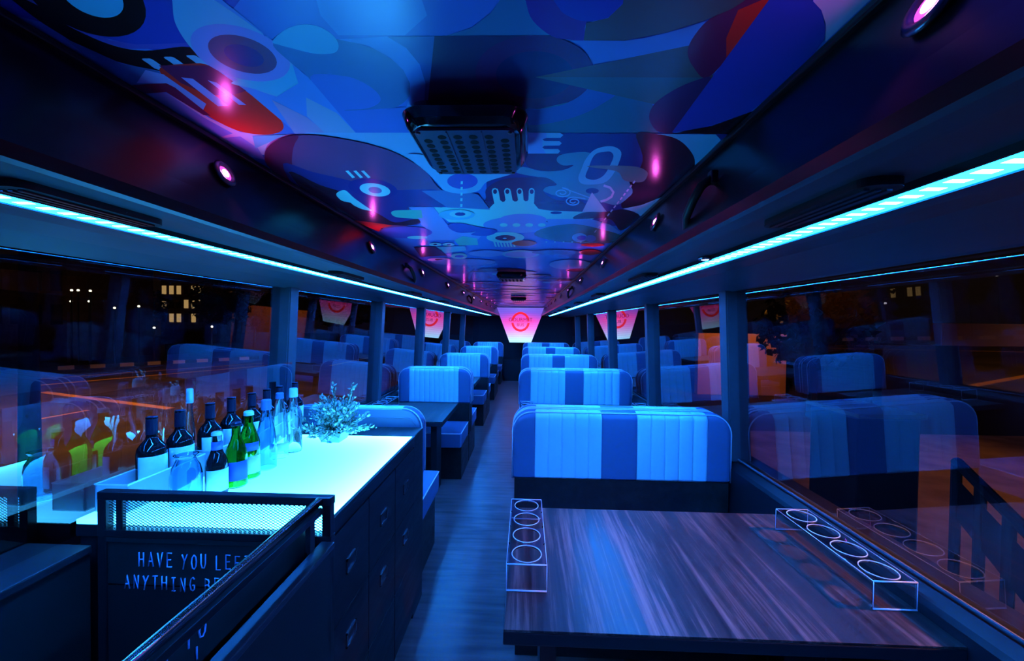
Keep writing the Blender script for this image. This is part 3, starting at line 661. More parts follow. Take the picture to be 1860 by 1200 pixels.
# ------------------------------------------------------------------ benches
def profile_sub(x0, x1, edges):
    xs = []
    for a, c in zip(edges, edges[1:]): xs += [a]
    return xs
def pad(w_, z0, z1, th, stripes, pleats, R=0.10):
    """upholstered back: front at y=0, back at y=th, x from 0 to w_. stripes = [(frac_end, mat_index)]"""
    b = BM()
    cols = set([0.0, w_]); prev = 0.0; seams = []
    for (fe, mi) in stripes:
        a, c = prev * w_, fe * w_
        nn = pleats if mi == 0 else 1
        for i in range(nn + 1):
            x = a + (c - a) * i / nn; seams.append(round(x, 5))
            for dd in (-0.009, -0.003, 0, 0.003, 0.009):
                if 0 <= x + dd <= w_: cols.add(round(x + dd, 5))
        prev = fe
    base = sorted(cols); xs = []
    for a, c in zip(base, base[1:]):
        m_ = max(1, int((c - a) / 0.02)); 
        for i in range(m_): xs.append(a + (c - a) * i / m_)
    xs.append(w_)
    xs = sorted(set([round(x, 5) for x in xs] + [round(R * (1 - math.cos(PI / 2 * i / 8)), 5) for i in range(9)] + [round(w_ - R * (1 - math.cos(PI / 2 * i / 8)), 5) for i in range(9)]))
    def top(x):
        d = min(x, w_ - x)
        return z1 - (R - math.sqrt(max(R * R - (R - d) ** 2, 0))) if d < R else z1
    def puff(x):
        ds = [c for c in sorted(set(seams))]
        for a, c in zip(ds, ds[1:]):
            if a - 1e-6 <= x <= c + 1e-6:
                t_ = (x - a) / (c - a); e_ = min(x - a, c - x); return 0.0035 * min(1.0, e_ / 0.006) ** 0.5 + 0.0035 * 4.0 * t_ * (1 - t_)
        return 0.0
    def mi_at(x):
        prev = 0
        for fe, mi in stripes:
            if x <= fe * w_ + 1e-6: return mi
        return stripes[-1][1]
    rows = []
    for x in xs:
        zt = top(x); p_ = puff(x); e = min(x, w_ - x); rnd = min(0.028, th * 0.4)
        fo = rnd * (1 - math.sqrt(max(0, 1 - (1 - min(e / rnd, 1)) ** 2)))
        col = []
        zb = z0
        pts = [(0.02 + fo, zb)] + [(fo - p_, zb + 0.02), (fo - p_, zb + (zt - zb) * 0.35), (fo - p_, zb + (zt - zb) * 0.7)]
        for i in range(6):
            a = PI / 2 * i / 5; rr_ = th * 0.5
            pts.append((fo + rr_ - (rr_ - 0) * math.cos(a) - p_ * math.cos(a), zt - rr_ * 0.75 + rr_ * 0.75 * math.sin(a) + p_ * 0.6 * math.sin(a)))
        pts += [(th - fo - 0.01, zt - 0.012), (th - fo, zt - 0.05), (th - fo, zb)]
        rows.append([b.verts.new((x, y, z)) for y, z in pts])
    for i in range(len(rows) - 1):
        A, B = rows[i], rows[i + 1]; mi = mi_at((xs[i] + xs[i + 1]) / 2)
        for j in range(len(A)):
            j2 = (j + 1) % len(A); f = b.faces.new((A[j], B[j], B[j2], A[j2])); f.material_index = mi
    for R_ in (rows[0], rows[-1]):
        f = b.faces.new(R_ if R_ is rows[0] else R_[::-1]); f.material_index = 1
    bmesh.ops.remove_doubles(b, verts=b.verts[:], dist=1e-5)
    return b
ST_R = [(0.105, 1), (0.41, 0), (0.572, 1), (0.888, 0), (1.0, 1)]
ST_L = [(0.15, 1), (0.83, 0), (1.0, 1)]
def bench(w_, kind, plain=False):
    """faces -Y, front of back pad at y=0, x 0..w_, floor z=0"""
    t = thing('booth_seat', '-', 'booth seat', (0, 0, 0), 'striped booth seats')
    z0, z1 = 0.607, 0.960
    bk = mesh_obj('backrest', pad(w_, z0, z1, 0.095, ST_R if kind == 'r' else ST_L, 5 if kind == 'r' else 10), [M_SEATW, M_SEATG], t, 'auto')
    # piping around the side and top
    for yy in (0.006, 0.085):
        b = BM(); o_ = []
        R = 0.10; X0, X1 = 0.0, w_
        pts = [(X0, z0 + 0.01)] + [(X0 + R - R * math.cos(PI / 2 * i / 8), z1 - R + R * math.sin(PI / 2 * i / 8)) for i in range(9)] + [(X1 - R + R * math.sin(PI / 2 * i / 8), z1 - R + R * math.cos(PI / 2 * i / 8)) for i in range(9)] + [(X1, z0 + 0.01)]
        tube(b, [(x, yy if yy > 0.05 else yy + 0.006, z - (0.0 if yy > 0.05 else 0.004)) for x, z in pts], 0.0035, 6); q = mesh_obj('piping', b, M_PIPE, bk, True); q['label'] = 'white piping'
    b = BM(); box(b, 0.02, w_ - 0.02, -0.44, 0.0, 0.305, 0.44, 0.022, 3); c = mesh_obj('cushion', b, M_SEATG, t, 'auto')
    b = BM()
    for x in (0.022, w_ - 0.022): tube(b, [(x, -0.43, 0.434), (x, -0.01, 0.434)], 0.004, 6)
    tube(b, [(0.03, -0.436, 0.432), (w_ - 0.03, -0.436, 0.432)], 0.004, 6); mesh_obj('piping', b, M_PIPE, c, True)
    b = BM(); box(b, 0.03, w_ - 0.03, -0.36, 0.088, 0.0, 0.303, 0.004); mesh_obj('base', b, M_BASEW, t)
    b = BM(); box(b, 0.012, w_ - 0.012, 0.004, 0.088, 0.305, 0.615, 0.004); mesh_obj('back_board', b, M_BASEW, t)
    if plain:
        b = BM(); prism(b, rrect(0.004, w_ - 0.004, 0.60, 0.954, 0.02, 0.095), 'y', 0.09, 0.104); sh = mesh_obj('back_shell', b, M_SHELL, t, 'auto')
        b = BM(); o_ = rrect(0.03, w_ - 0.03, 0.66, 0.915, 0.02, 0.05); tube(b, [(x, 0.104, z) for x, z in o_], 0.004, 6, closed=True); mesh_obj('seam', b, M_SHELL, sh, True)
    return t
WR = 1.111; XR0 = 0.076; WL = 0.726; XL0 = -1.126
rows = [2.0 + 1.85 * k_ for k_ in range(5)]
nth = ['first', 'second', 'third', 'fourth', 'fifth']
bR = bench(WR, 'r'); bR.location = (XR0, rows[0], 0); bR['label'] = 'wide striped booth seat on the right facing the nearest table'
for k_ in range(5):
    if k_: dup(bR, (XR0, rows[k_], 0), 'wide striped booth seat on the right facing us, %s row' % nth[k_])
    if k_ < 4: dup(bR, (XR0 + WR, rows[k_] + 0.205, 0), 'wide booth seat on the right with its back to the camera, %s row' % nth[k_], rz=PI)
bL = bench(WL, 'l'); bL.location = (XL0, rows[1], 0); bL['label'] = 'narrow striped booth seat on the left facing the camera, first beyond the bar'
for k_ in (2, 3, 4): dup(bL, (XL0, rows[k_], 0), 'narrow striped booth seat on the left facing the camera, %s beyond the bar' % nth[k_ - 1])
for k_ in (1, 2, 3): dup(bL, (XL0 + WL, rows[k_] + 0.205, 0), 'narrow left booth seat turned away from us, %s row beyond the bar' % nth[k_ - 1], rz=PI)
bP = bench(WL, 'l', True); bP.location = (XL0 + WL, rows[0] + 0.105, 0); bP.rotation_euler = (0, 0, PI); bP['label'] = 'booth seat right behind the bar, plain padded back shell towards the bar'; 
# ------------------------------------------------------------------ tables
def table(x0, x1, y0, y1, lb, z=0.66):
    t = thing('dining_table', lb, 'table', ((x0 + x1) / 2, (y0 + y1) / 2, 0), 'wood laminate tables'); hx, hy = (x1 - x0) / 2, (y1 - y0) / 2; LG = 0.09
    b = BM(); box(b, -hx, hx, -hy, hy, z - 0.006, z, 0.001); mesh_obj('table_top', b, M_TABLE, t)
    b = BM(); box(b, -hx - 0.001, hx + 0.001, -hy - 0.001, hy + 0.001, z - 0.038, z - 0.0065, 0.003); mesh_obj('edge_band', b, M_DARK, t)
    b = BM(); box(b, -hx + 0.10, -hx + 0.15, -LG, LG, 0.0, z - 0.038, 0.004); mesh_obj('leg', b, M_BLACK, t)
    b = BM(); box(b, hx - 0.15, hx - 0.10, -LG, LG, 0.0, z - 0.038, 0.004); mesh_obj('leg', b, M_BLACK, t)
    return t
table(0.092, 1.186, 0.945, 1.587, 'large dark streaked wood table in the right foreground')
for k_ in range(1, 5): table(0.088, 1.184, rows[k_] - 1.0, rows[k_] - 0.36, 'dark wood table on the right, %s beyond the foreground table' % nth[k_ - 1])
for k_ in range(1, 5): table(-1.128, -0.487, rows[k_] - 0.92, rows[k_] - 0.22, 'dark wood table on the left, %s beyond the bar' % nth[k_ - 1])

# ------------------------------------------------------------------ acrylic glass holders
def holder(L=0.405, W_=0.113, H=0.078, th=0.005, nh=4):
    t = thing('glass_holder', '-', 'glass holder', (0, 0, 0), 'clear acrylic glass holders with four holes')
    b = BM(); hy = L / 2; hw = W_ / 2; R = 0.043; pitch = L / nh
    # top plate with round holes
    for zz, flip in ((H, False), (H - th, True)):
        for i in range(nh):
            cy = -hy + pitch * (i + 0.5); n_ = 32
            inner = [b.verts.new((R * math.cos(2 * PI * j / n_), cy + R * math.sin(2 * PI * j / n_), zz)) for j in range(n_)]
            outer = []
            for j in range(n_):
                a = 2 * PI * j / n_; c_, s_ = math.cos(a), math.sin(a); k2 = min(hw / abs(c_) if abs(c_) > 1e-6 else 9, (pitch / 2) / abs(s_) if abs(s_) > 1e-6 else 9)
                outer.append(b.verts.new((k2 * c_, cy + k2 * s_, zz)))
            for j in range(n_):
                j2 = (j + 1) % n_; q = (inner[j], outer[j], outer[j2], inner[j2]); b.faces.new(q[::-1] if flip else q)
            if zz == H: top_in = [inner] if i == 0 else top_in + [inner]
            else:
                ti_ = top_in[i]
                for j in range(n_): j2 = (j + 1) % n_; b.faces.new((ti_[j], ti_[j2], inner[j2], inner[j]))
    bmesh.ops.remove_doubles(b, verts=b.verts[:], dist=1e-5)
    # outer rim
    bmesh.ops.holes_fill(b, edges=[])
    es = [e for e in b.edges if e.is_boundary]
    for e in es: pass
    zt, zb = H, H - th
    def q4(p): b.faces.new([b.verts.new(v_) for v_ in p])
    q4([(-hw, -hy, zt), (hw, -hy, zt), (hw, -hy, zb), (-hw, -hy, zb)]); q4([(-hw, hy, zt), (-hw, hy, zb), (hw, hy, zb), (hw, hy, zt)])
    q4([(-hw, -hy, zt), (-hw, -hy, zb), (-hw, hy, zb), (-hw, hy, zt)]); q4([(hw, -hy, zt), (hw, hy, zt), (hw, hy, zb), (hw, -hy, zb)])
    mesh_obj('top_plate', b, M_ACRYL, t)
    for s in (-1, 1):
        b = BM(); box(b, -hw, hw, s * hy - (th if s > 0 else 0), s * hy + (0 if s > 0 else th), 0.0, H - th, 0.0008, 1); mesh_obj('leg', b, M_ACRYL, t)
        # glints along the sheet edges, put in as pale opaque tubes
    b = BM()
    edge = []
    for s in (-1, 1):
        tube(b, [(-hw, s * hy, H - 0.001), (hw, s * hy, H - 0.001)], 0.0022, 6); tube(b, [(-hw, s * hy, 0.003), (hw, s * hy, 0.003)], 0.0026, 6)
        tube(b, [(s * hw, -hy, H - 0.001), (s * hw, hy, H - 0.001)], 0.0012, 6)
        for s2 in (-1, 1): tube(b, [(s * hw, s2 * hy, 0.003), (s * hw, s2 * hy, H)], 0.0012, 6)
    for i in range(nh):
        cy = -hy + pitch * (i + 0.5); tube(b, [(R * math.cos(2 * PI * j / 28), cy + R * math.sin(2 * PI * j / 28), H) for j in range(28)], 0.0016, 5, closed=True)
    e_ = mesh_obj('edge_glint', b, mat('pale_edge_glint', (0.75, 0.85, 0.95), 0.25, spec=0.8), t, True); e_['label'] = 'pale painted glints along the edges of the clear sheet'
    return t
H0 = holder(); ZT = 0.6605
H0.location = (0.148, 1.285, ZT); H0['label'] = 'clear acrylic glass holder on the aisle end of the foreground table'
dup(H0, (1.125, 1.262, ZT), 'clear acrylic glass holder on the window end of the foreground table')
for k_ in range(1, 4):
    dup(H0, (0.150, rows[k_] - 0.66, ZT), 'clear glass holder, aisle end of the right table %s beyond the foreground table' % nth[k_ - 1])
    dup(H0, (1.118, rows[k_] - 0.66, ZT), 'clear glass holder, window end of the right table %s beyond the foreground' % nth[k_ - 1])
    dup(H0, (-1.065, rows[k_] - 0.55, ZT), 'clear glass holder by the left window on the %s table beyond the bar' % nth[k_ - 1])

# ------------------------------------------------------------------ bar counter
BZ = 0.872; BX0, BX1 = -1.064, -0.392; BY0, BY1 = 1.000, 1.818
def bar():
    t = thing('bar_counter', 'dark bar cabinet with a glowing cyan light-panel top', 'bar counter', (0, 0, 0))
    m = mat('glowing_bar_top', (0.6, 0.8, 0.9), 0.25); n, l, p = nodes(m)
    tc = N(m, 'ShaderNodeTexCoord'); sx = N(m, 'ShaderNodeSeparateXYZ'); l.new(tc.outputs['Object'], sx.inputs[0])
    # edge glow painted into the emission, brighter towards aisle, far and near edges
    dx = math_n(m, 'SUBTRACT', BX1, sx.outputs[0]); dy = math_n(m, 'SUBTRACT', BY1, sx.outputs[1])
    gx = math_n(m, 'POWER', 2.718, math_n(m, 'MULTIPLY', dx, -9.0)); gy = math_n(m, 'POWER', 2.718, math_n(m, 'MULTIPLY', dy, -9.0))
    dn = math_n(m, 'SUBTRACT', sx.outputs[1], BY0); gn = math_n(m, 'POWER', 2.718, math_n(m, 'MULTIPLY', dn, -9.0))
    g = math_n(m, 'ADD', math_n(m, 'ADD', gx, gy), math_n(m, 'MULTIPLY', gn, 0.8))
    wall = math_n(m, 'MULTIPLY', math_n(m, 'SUBTRACT', sx.outputs[0], BX0), 2.2); wall = math_n(m, 'MINIMUM', wall, 1.0)
    st = math_n(m, 'MULTIPLY', math_n(m, 'MULTIPLY_ADD', g, 3.6, 0.62), math_n(m, 'MULTIPLY_ADD', wall, 0.55, 0.45))
    p.inputs['Emission Color'].default_value = (0.042, 0.46, 1.0, 1); l.new(math_n(m, 'MULTIPLY', st, 4.4), p.inputs['Emission Strength'])
    b = BM(); box(b, BX0, BX1, BY0, BY1, BZ - 0.012, BZ, 0.0015); o = mesh_obj('light_top', b, m, t); o['label'] = 'glowing cyan translucent panel'
    b = BM(); box(b, BX0 - 0.0, BX1 + 0.012, BY0 - 0.002, BY1 + 0.0, BZ - 0.045, BZ - 0.0125, 0.002); box(b, BX1 + 0.001, BX1 + 0.012, BY0, BY1 + 0.01, BZ - 0.0125, BZ + 0.001, 0.001)
    mesh_obj('top_frame', b, M_BMETAL, t)
    b = BM(); box(b, BX0, BX1 + 0.008, BY1 + 0.002, 1.985, 0.0, BZ, 0.004); mesh_obj('end_panel', b, M_CABW, t)
    b = BM(); box(b, BX0, BX1 - 0.004, BY0 + 0.01, BY1, 0.0, BZ - 0.046); mesh_obj('body', b, M_CABW, t)
    xf = BX1 - 0.003
    ys = [BY0 + 0.012, 1.285, 1.55, BY1 - 0.002]
    def pull(par, y, z):
        b = BM(); q = [(xf + 0.016, y - 0.03, z - 0.019), (xf + 0.016, y + 0.03, z - 0.019), (xf + 0.016, y + 0.03, z + 0.019), (xf + 0.016, y - 0.03, z + 0.019)]
        [box(b, a_[0] - 0.0025, a_[0] + 0.0025, min(a_[1], c_[1]) - 0.0025, max(a_[1], c_[1]) + 0.0025, min(a_[2], c_[2]) - 0.0025, max(a_[2], c_[2]) + 0.0025) for a_, c_ in zip(q, q[1:] + q[:1])]
        h = mesh_obj('handle', b, M_STEEL, par); h['label'] = 'steel rectangular pull'
    zs = [0.03, 0.30, 0.56, BZ - 0.05]
    for i in range(3):
        for j in range(3):
            b = BM(); box(b, xf, xf + 0.014, ys[i] + 0.002, ys[i + 1] - 0.002, zs[j] + 0.002, zs[j + 1] - 0.002, 0.002)
            d = mesh_obj('drawer', b, M_CABW, t)
            if j == 2: pull(d, (ys[i] + ys[i + 1]) / 2, (zs[j] + zs[j + 1]) / 2)
            elif j == 1: pull(d, (ys[i] + ys[i + 1]) / 2, (zs[j] + zs[j + 1]) / 2 + 0.04)
bar()
# mesh guard rail and stair enclosure
RY = 0.985; RZ = 0.960; RX0, RX1 = -0.976, -0.366
def guard():
    t = thing('guard_rail', 'black metal rail with wire mesh in front of the glowing bar', 'railing', (0, 0, 0))
    b = BM(); box(b, RX0, RX1 + 0.012, RY - 0.012, RY + 0.012, RZ - 0.022, RZ, 0.003); 
    box(b, RX0, RX1 + 0.012, RY - 0.012, RY + 0.012, BZ - 0.03, BZ - 0.012, 0.002); mesh_obj('rails', b, M_BMETAL, t)
    for x in (RX0, RX1 - 0.012, RX1 - 0.055):
        b = BM(); box(b, x, x + (0.022 if x != RX1 - 0.055 else 0.012), RY - 0.011, RY + 0.011, BZ - 0.5 if x != RX1 - 0.055 else BZ - 0.02, RZ - 0.02, 0.002); mesh_obj('post', b, M_BMETAL, t)
    b = BM(); box(b, RX0 + 0.045, RX0 + 0.062, RY - 0.006, RY + 0.006, BZ - 0.02, RZ - 0.02, 0.002); mesh_obj('post', b, M_BMETAL, t)
    b = BM(); z0, z1 = BZ - 0.012, RZ - 0.022; h = z1 - z0; st = 0.0125; r_ = 0.0009
    def wire(xa, za, xb, zb): 
        tube(b, [(xa, RY, za), (xb, RY, zb)], r_, 4)
    x = RX0 - h
    while x < RX1:
        for sg in (1, -1):
            xa, xb = (x, x + h * 1.7) if sg > 0 else (x + h * 1.7, x)
            lo, hi = RX0 + 0.02, RX1 - 0.012
            za, zb = z0, z1
            # clip to the frame
            if max(xa, xb) < lo or min(xa, xb) > hi: continue
            def at(xq): return za + (zb - za) * (xq - xa) / (xb - xa)
            pa, pb = xa, xb
            pa = min(max(pa, lo), hi); pb = min(max(pb, lo), hi)
            if abs(pa - pb) > 1e-4: wire(pa, at(pa), pb, at(pb))
        x += st
    o = mesh_obj('wire_mesh', b, M_BMETAL, t); o['label'] = 'fine diamond wire mesh'; 
guard()
# chalk writing on the board: stroke letters
LET = {'H': [[(0, 0), (0, 1)], [(0.62, 0), (0.60, 1)], [(0, .5), (.62, .52)]], 'A': [[(0, 0), (.33, 1), (.68, 0)], [(.14, .36), (.56, .36)]], 'V': [[(0, 1), (.3, 0), (.66, 1.05)]],
 'E': [[(.62, .02), (0, 0), (.03, 1), (.62, .98)], [(.02, .5), (.5, .52)]], 'Y': [[(0, 1), (.3, .52)], [(.68, 1.02), (.3, .52), (.12, -.05)]], 'O': [[(.32, 1), (.08, .8), (0, .45), (.12, .08), (.36, 0), (.58, .18), (.64, .55), (.55, .86), (.32, 1)]],
 'U': [[(0, 1), (.02, .3), (.16, .02), (.42, .02), (.58, .3), (.6, 1)]], 'L': [[(.02, 1), (0, 0), (.55, .02)]], 'F': [[(0, 0), (.02, 1), (.6, .98)], [(.01, .52), (.48, .54)]], 'T': [[(.32, 0), (.33, 1)], [(0, .98), (.68, 1)]],
 'N': [[(0, 0), (.02, 1), (.56, 0), (.6, 1)]], 'I': [[(.3, 0), (.3, 1)], [(.08, .99), (.54, 1)], [(.06, .01), (.52, 0)]], 'G': [[(.6, .84), (.38, 1), (.12, .84), (0, .45), (.14, .08), (.4, 0), (.6, .14), (.6, .42), (.36, .42)]],
 'B': [[(0, 0), (.02, 1), (.42, .94), (.52, .76), (.4, .55), (.03, .52)], [(.4, .55), (.6, .32), (.46, .06), (0, 0)]], 'D': [[(0, 0), (.02, 1), (.36, .92), (.6, .6), (.56, .25), (.32, .03), (0, 0)]],
 '?': [[(.0, .82), (.18, 1), (.46, .96), (.52, .74), (.28, .48), (.26, .28)], [(.26, .06), (.27, .0)]], '!': [[(.2, 1), (.2, .3)], [(.2, .06), (.2, 0)]], ' ': []}
def chalk(txt, P0, du, dv, adv, hgt, wid, name, parent, nrm):
    b = BM(); P0 = Vector(P0); du = Vector(du).normalized(); dv = Vector(dv).normalized(); r_ = random.Random(3); x = 0
    for ch in txt:
        jj = r_.uniform(-0.06, 0.06) * hgt
        for st in LET[ch]:
            pts = [P0 + du * (x + a * wid) + dv * (jj + c * hgt) + Vector(nrm) * 0.0006 for a, c in st]
            tube(b, pts, 0.0017, 5)
        x += adv * (0.62 if ch == ' ' else 1.0)
    o = mesh_obj(name, b, M_CHALK, parent, True); o['label'] = 'pale chalk lettering'; return o
def sign():
    t = thing('sign_board', 'dark sign board asking HAVE YOU LEFT ANYTHING BEHIND? below the mesh rail', 'sign', (0, 0, 0))
    b = BM(); box(b, RX0 + 0.022, RX1 - 0.014, RY - 0.006, RY + 0.008, 0.715, BZ - 0.045, 0.002); box(b, RX0 + 0.022, RX1 - 0.014, RY - 0.010, RY + 0.010, BZ - 0.045, BZ - 0.031, 0.002); mesh_obj('board', b, M_SIGN, t)
    yy = RY - 0.008
    a = on_y(253, 1027, yy); c = on_y(227, 1067, yy)
    chalk('HAVE YOU LEFT', (a.x, yy, a.z), (1, 0, -0.012), (0, 0, 1), 0.0252, 0.037, 0.0200, 'lettering', t, (0, -1, 0))
    chalk('ANYTHING BEHIND?', (c.x, yy, c.z), (1, 0, -0.012), (0, 0, 1), 0.0252, 0.035, 0.0200, 'lettering', t, (0, -1, 0))
sign()
def stair():
    # handrail towards the camera
    t = thing('stair_handrail', 'shiny metal handrail running from the mesh rail towards the camera', 'handrail', (0, 0, 0)); X = RX1 - 0.015
    b = BM(); tube(b, [(X, -0.9, RZ - 0.006), (X, RY - 0.02, RZ - 0.006)], 0.011, 16); r_ = mesh_obj('rail', b, mat('dark_chrome', (0.30, 0.32, 0.36), 0.10, metal=1.0), t, True); r_['label'] = 'polished steel tube'
    b = BM(); box(b, X - 0.008, X + 0.008, -0.9, RY - 0.014, RZ - 0.040, RZ - 0.024, 0.002); mesh_obj('under_bar', b, M_BMETAL, t)
    b = BM()
    b.free()
    for y in (-0.6, 0.25, RY - 0.06): b = BM(); box(b, X - 0.006, X + 0.006, y - 0.01, y + 0.01, 0.852, RZ - 0.03); mesh_obj('bracket', b, M_BMETAL, t)
    t = thing('stair_parapet', 'black stair parapet with flat capping below the metal handrail', 'parapet', (0, 0, 0))
    b = BM(); box(b, RX1 - 0.012, RX1 + 0.024, -0.9, RY - 0.014, 0.836, 0.85, 0.003); mesh_obj('cap', b, mat('speckled_cap', (0.03, 0.03, 0.04), 0.4), t)
    b = BM(); box(b, RX1 - 0.002, RX1 + 0.014, -0.9, RY - 0.014, 0.0, 0.835); pn = mesh_obj('panel', b, M_BLACK, t)
    t2 = thing('stair_notice', 'narrow dark notice strip under the handrail with chalk words BUTTON TO', 'sign', (0, 0, 0))
    b = BM(); box(b, RX0 + 0.31, RX0 + 0.32, 0.0, 0.9, 0.55, 0.84, 0.002); 
    b.free()
    b = BM(); xx = X - 0.03; box(b, xx - 0.006, xx, 0.0, RY - 0.02, 0.78, RZ - 0.042, 0.001); mesh_obj('strip', b, M_SIGN, t2)
    e1 = on_x(384, 1146, xx); e2 = on_x(352, 1168, xx)
    chalk('BUTTON TO', (xx + 0.001, e1.y - 0.235, e2.z), (0, 1, 0), (0, 0, 1), 0.0272, 0.028, 0.02, 'lettering', t2, (1, 0, 0))
    e3 = on_x(352, 1196, xx)
    chalk('!', (xx + 0.001, e3.y, e3.z - 0.012), (0, 1, 0), (0, 0, 1), 0.03, 0.030, 0.02, 'lettering', t2, (1, 0, 0))
    # left side of the stairwell
    t = thing('stair_ledge', 'dark flat ledge along the left wall above the stairwell', 'ledge', (0, 0, 0))
    b = BM(); box(b, XL(0.8) + 0.004, -0.985, -0.9, RY - 0.014, 0.80, 0.822, 0.004); mesh_obj('cap', b, mat('ledge_cap', (0.03, 0.026, 0.03), 0.4), t)
    b = BM(); box(b, -1.005, -0.992, -0.9, RY - 0.014, 0.0, 0.80); mesh_obj('panel', b, M_SIGN, t)
    b = BM(); box(b, RX0 + 0.023, RX1 - 0.014, RY - 0.006, RY + 0.008, 0.0, 0.712); o = mesh_obj('stairwell_shade', b, M_BLACK); tag(o, 'black sheet drawn for the stairwell shade under the chalk sign board', 'panel')  # black sheet stands in for the dark open stairwell
stair()

b = BM(); vv = [b.verts.new(q) for q in ((-1.072, -0.9, 0.823), (-1.072, 1.985, 0.823), (-1.072, 1.985, 1.20), (-1.072, -0.9, 1.20))]; b.faces.new(vv)
struct('window_15', b, M_GLASS)  # added low glass screen that carries the bar reflections, not a window
# ------------------------------------------------------------------ bottles
def label_patch(r, z0, z1, a0, a1, m, parent, name='label', seg=16):
    b = BM(); A = [a0 + (a1 - a0) * i / seg for i in range(seg + 1)]
    lo = [b.verts.new((r * math.cos(a), r * math.sin(a), z0)) for a in A]; hi = [b.verts.new((r * math.cos(a), r * math.sin(a), z1)) for a in A]
    for i in range(seg): b.faces.new((lo[i], lo[i + 1], hi[i + 1], hi[i]))
    o = mesh_obj(name, b, m, parent, True)
    s_ = o.modifiers.new('thick', 'SOLIDIFY'); s_.thickness = 0.0006; s_.offset = 1
    return o
CAMA = -0.95   # labels turned towards the aisle end
def bottle(name, prof, glass, lb, loc, cap=None, labels=(), group='bottles on the bar', thick=True, cat='bottle'):
    t = thing(name, lb, cat, loc, group)
    b = BM(); P2 = list(prof)
    if thick:
        inner = [(max(r_ - 0.003, 0.0), z + (0.004 if i < 2 else 0)) for i, (r_, z) in enumerate(P2) if r_ > 0.004]
        P2 = P2 + inner[::-1] + [(0, inner[0][1])]
    lathe(b, P2, 28); mesh_obj('glass_body', b, glass, t, 'auto')
    if cap:
        r_, z0, z1, m_ = cap; b = BM(); lathe(b, [(0, z0), (r_ * 1.02, z0), (r_, z0 + (z1 - z0) * 0.1), (r_ * 0.97, z1 - 0.003), (r_ * 0.8, z1), (0, z1)], 20); mesh_obj('cap', b, m_, t, 'auto')
    for r_, z0, z1, a0, a1, m_ in labels: label_patch(r_, z0, z1, a0, a1, m_, t)
    return t
wine_prof = [(a_, b_ * 0.91) for a_, b_ in [(0, 0), (0.034, 0.0), (0.0375, 0.004), (0.0375, 0.135), (0.035, 0.150), (0.026, 0.166), (0.0165, 0.178), (0.0135, 0.190), (0.0135, 0.246), (0.0148, 0.248), (0.0148, 0.254), (0, 0.254)]]
wy = [(-1.021, 1.170), (-1.015, 1.263), (-1.007, 1.378), (-1.014, 1.490), (-1.003, 1.590), (-1.003, 1.684), (-1.0, 1.769), (-1.015, 1.915)]
names = ['nearest', 'second', 'third', 'fourth', 'fifth', 'sixth', 'seventh', 'farthest']
W0 = bottle('wine_bottle', wine_prof, M_WINE, 'x', (*wy[0], BZ + 0.0055), cap=(0.0152, 0.178, 0.2325, M_FOIL), labels=[(0.0379, 0.03, 0.116, -1.75, 0.55, M_LABEL)], group='dark wine bottles in the acrylic troughs', thick=False)
b = BM()
for i, a in enumerate([-0.75, -0.62, -0.49, -0.36, -0.23]): box(b, 0, 0.0008, -0.0015, 0.0015, 0, 0.006)
b.free()
for k_, (x_, y) in enumerate(wy):
    lb = 'dark wine bottle with pale label, %s in the row along the window' % names[k_]
    if k_ == 0: W0['label'] = lb
    else: dup(W0, (x_, y, BZ + (0.0055 if k_ < 7 else 0.001)), lb, rz=0.1 * (k_ % 3))
def lettering_on(parent, txt, r, z, a0, size=0.012, m=M_INK):
    b = BM(); a = a0
    for ch in txt:
        for st in LET.get(ch, []):
            pts = [Vector((r * math.cos(a + q[0] * size * 0.8 / r), r * math.sin(a + q[0] * size * 0.8 / r), z + q[1] * size)) for q in st]
            tube(b, pts, 0.0007, 4)
        a += size * 0.95 / r
    return mesh_obj('lettering', b, m, parent, True)
# front row
jar_prof = [(0, 0), (0.030, 0), (0.036, 0.006), (0.039, 0.03), (0.039, 0.085), (0.034, 0.112), (0.026, 0.128), (0.024, 0.136), (0.028, 0.142), (0.030, 0.146)]
bottle('glass_jar', jar_prof, M_BLUEG, 'pale rounded glass jar just behind the mesh rail', (-0.851, 1.103, BZ), group='bottles on the bar', cat='jar')
beer = [(0, 0), (0.027, 0), (0.030, 0.004), (0.030, 0.09), (0.027, 0.108), (0.018, 0.128), (0.0135, 0.145), (0.0125, 0.180), (0.014, 0.183), (0.014, 0.190), (0, 0.190)]
t = bottle('beer_bottle', beer, M_WINE, 'small black beer bottle with white label, beside the glass jar', (-0.815, 1.172, BZ), cap=(0.0145, 0.184, 0.194, M_CAPW), labels=[(0.0304, 0.015, 0.082, -1.9, 0.4, M_LABEL), (0.0150, 0.140, 0.165, -2.0, 0.6, M_LABELB)], thick=False)
gb = [(0, 0), (0.029, 0), (0.032, 0.004), (0.032, 0.10), (0.028, 0.122), (0.017, 0.148), (0.013, 0.165), (0.0125, 0.196), (0.0145, 0.198), (0.0145, 0.204), (0.010, 0.205)]
bottle('green_bottle', gb, M_GREEN, 'slim green glass bottle with blue label next to the black beer bottle', (-0.803, 1.238, BZ), cap=(0.0148, 0.198, 0.208, M_FOIL), labels=[(0.0324, 0.025, 0.085, -1.6, 0.2, M_LABELB)])
gb2 = [(0, 0), (0.031, 0), (0.035, 0.004), (0.035, 0.10), (0.032, 0.128), (0.020, 0.165), (0.014, 0.185), (0.013, 0.214), (0.015, 0.216), (0.015, 0.224), (0.010, 0.225)]
bottle('green_bottle', gb2, M_GREEN, 'wider green bottle with pale and blue labels, behind the slim green one', (-0.812, 1.308, BZ), cap=(0.0155, 0.214, 0.228, M_CAPW), labels=[(0.0354, 0.02, 0.078, -1.9, 0.3, M_LABEL), (0.0350, 0.098, 0.125, -1.7, 0.0, M_LABELB)])
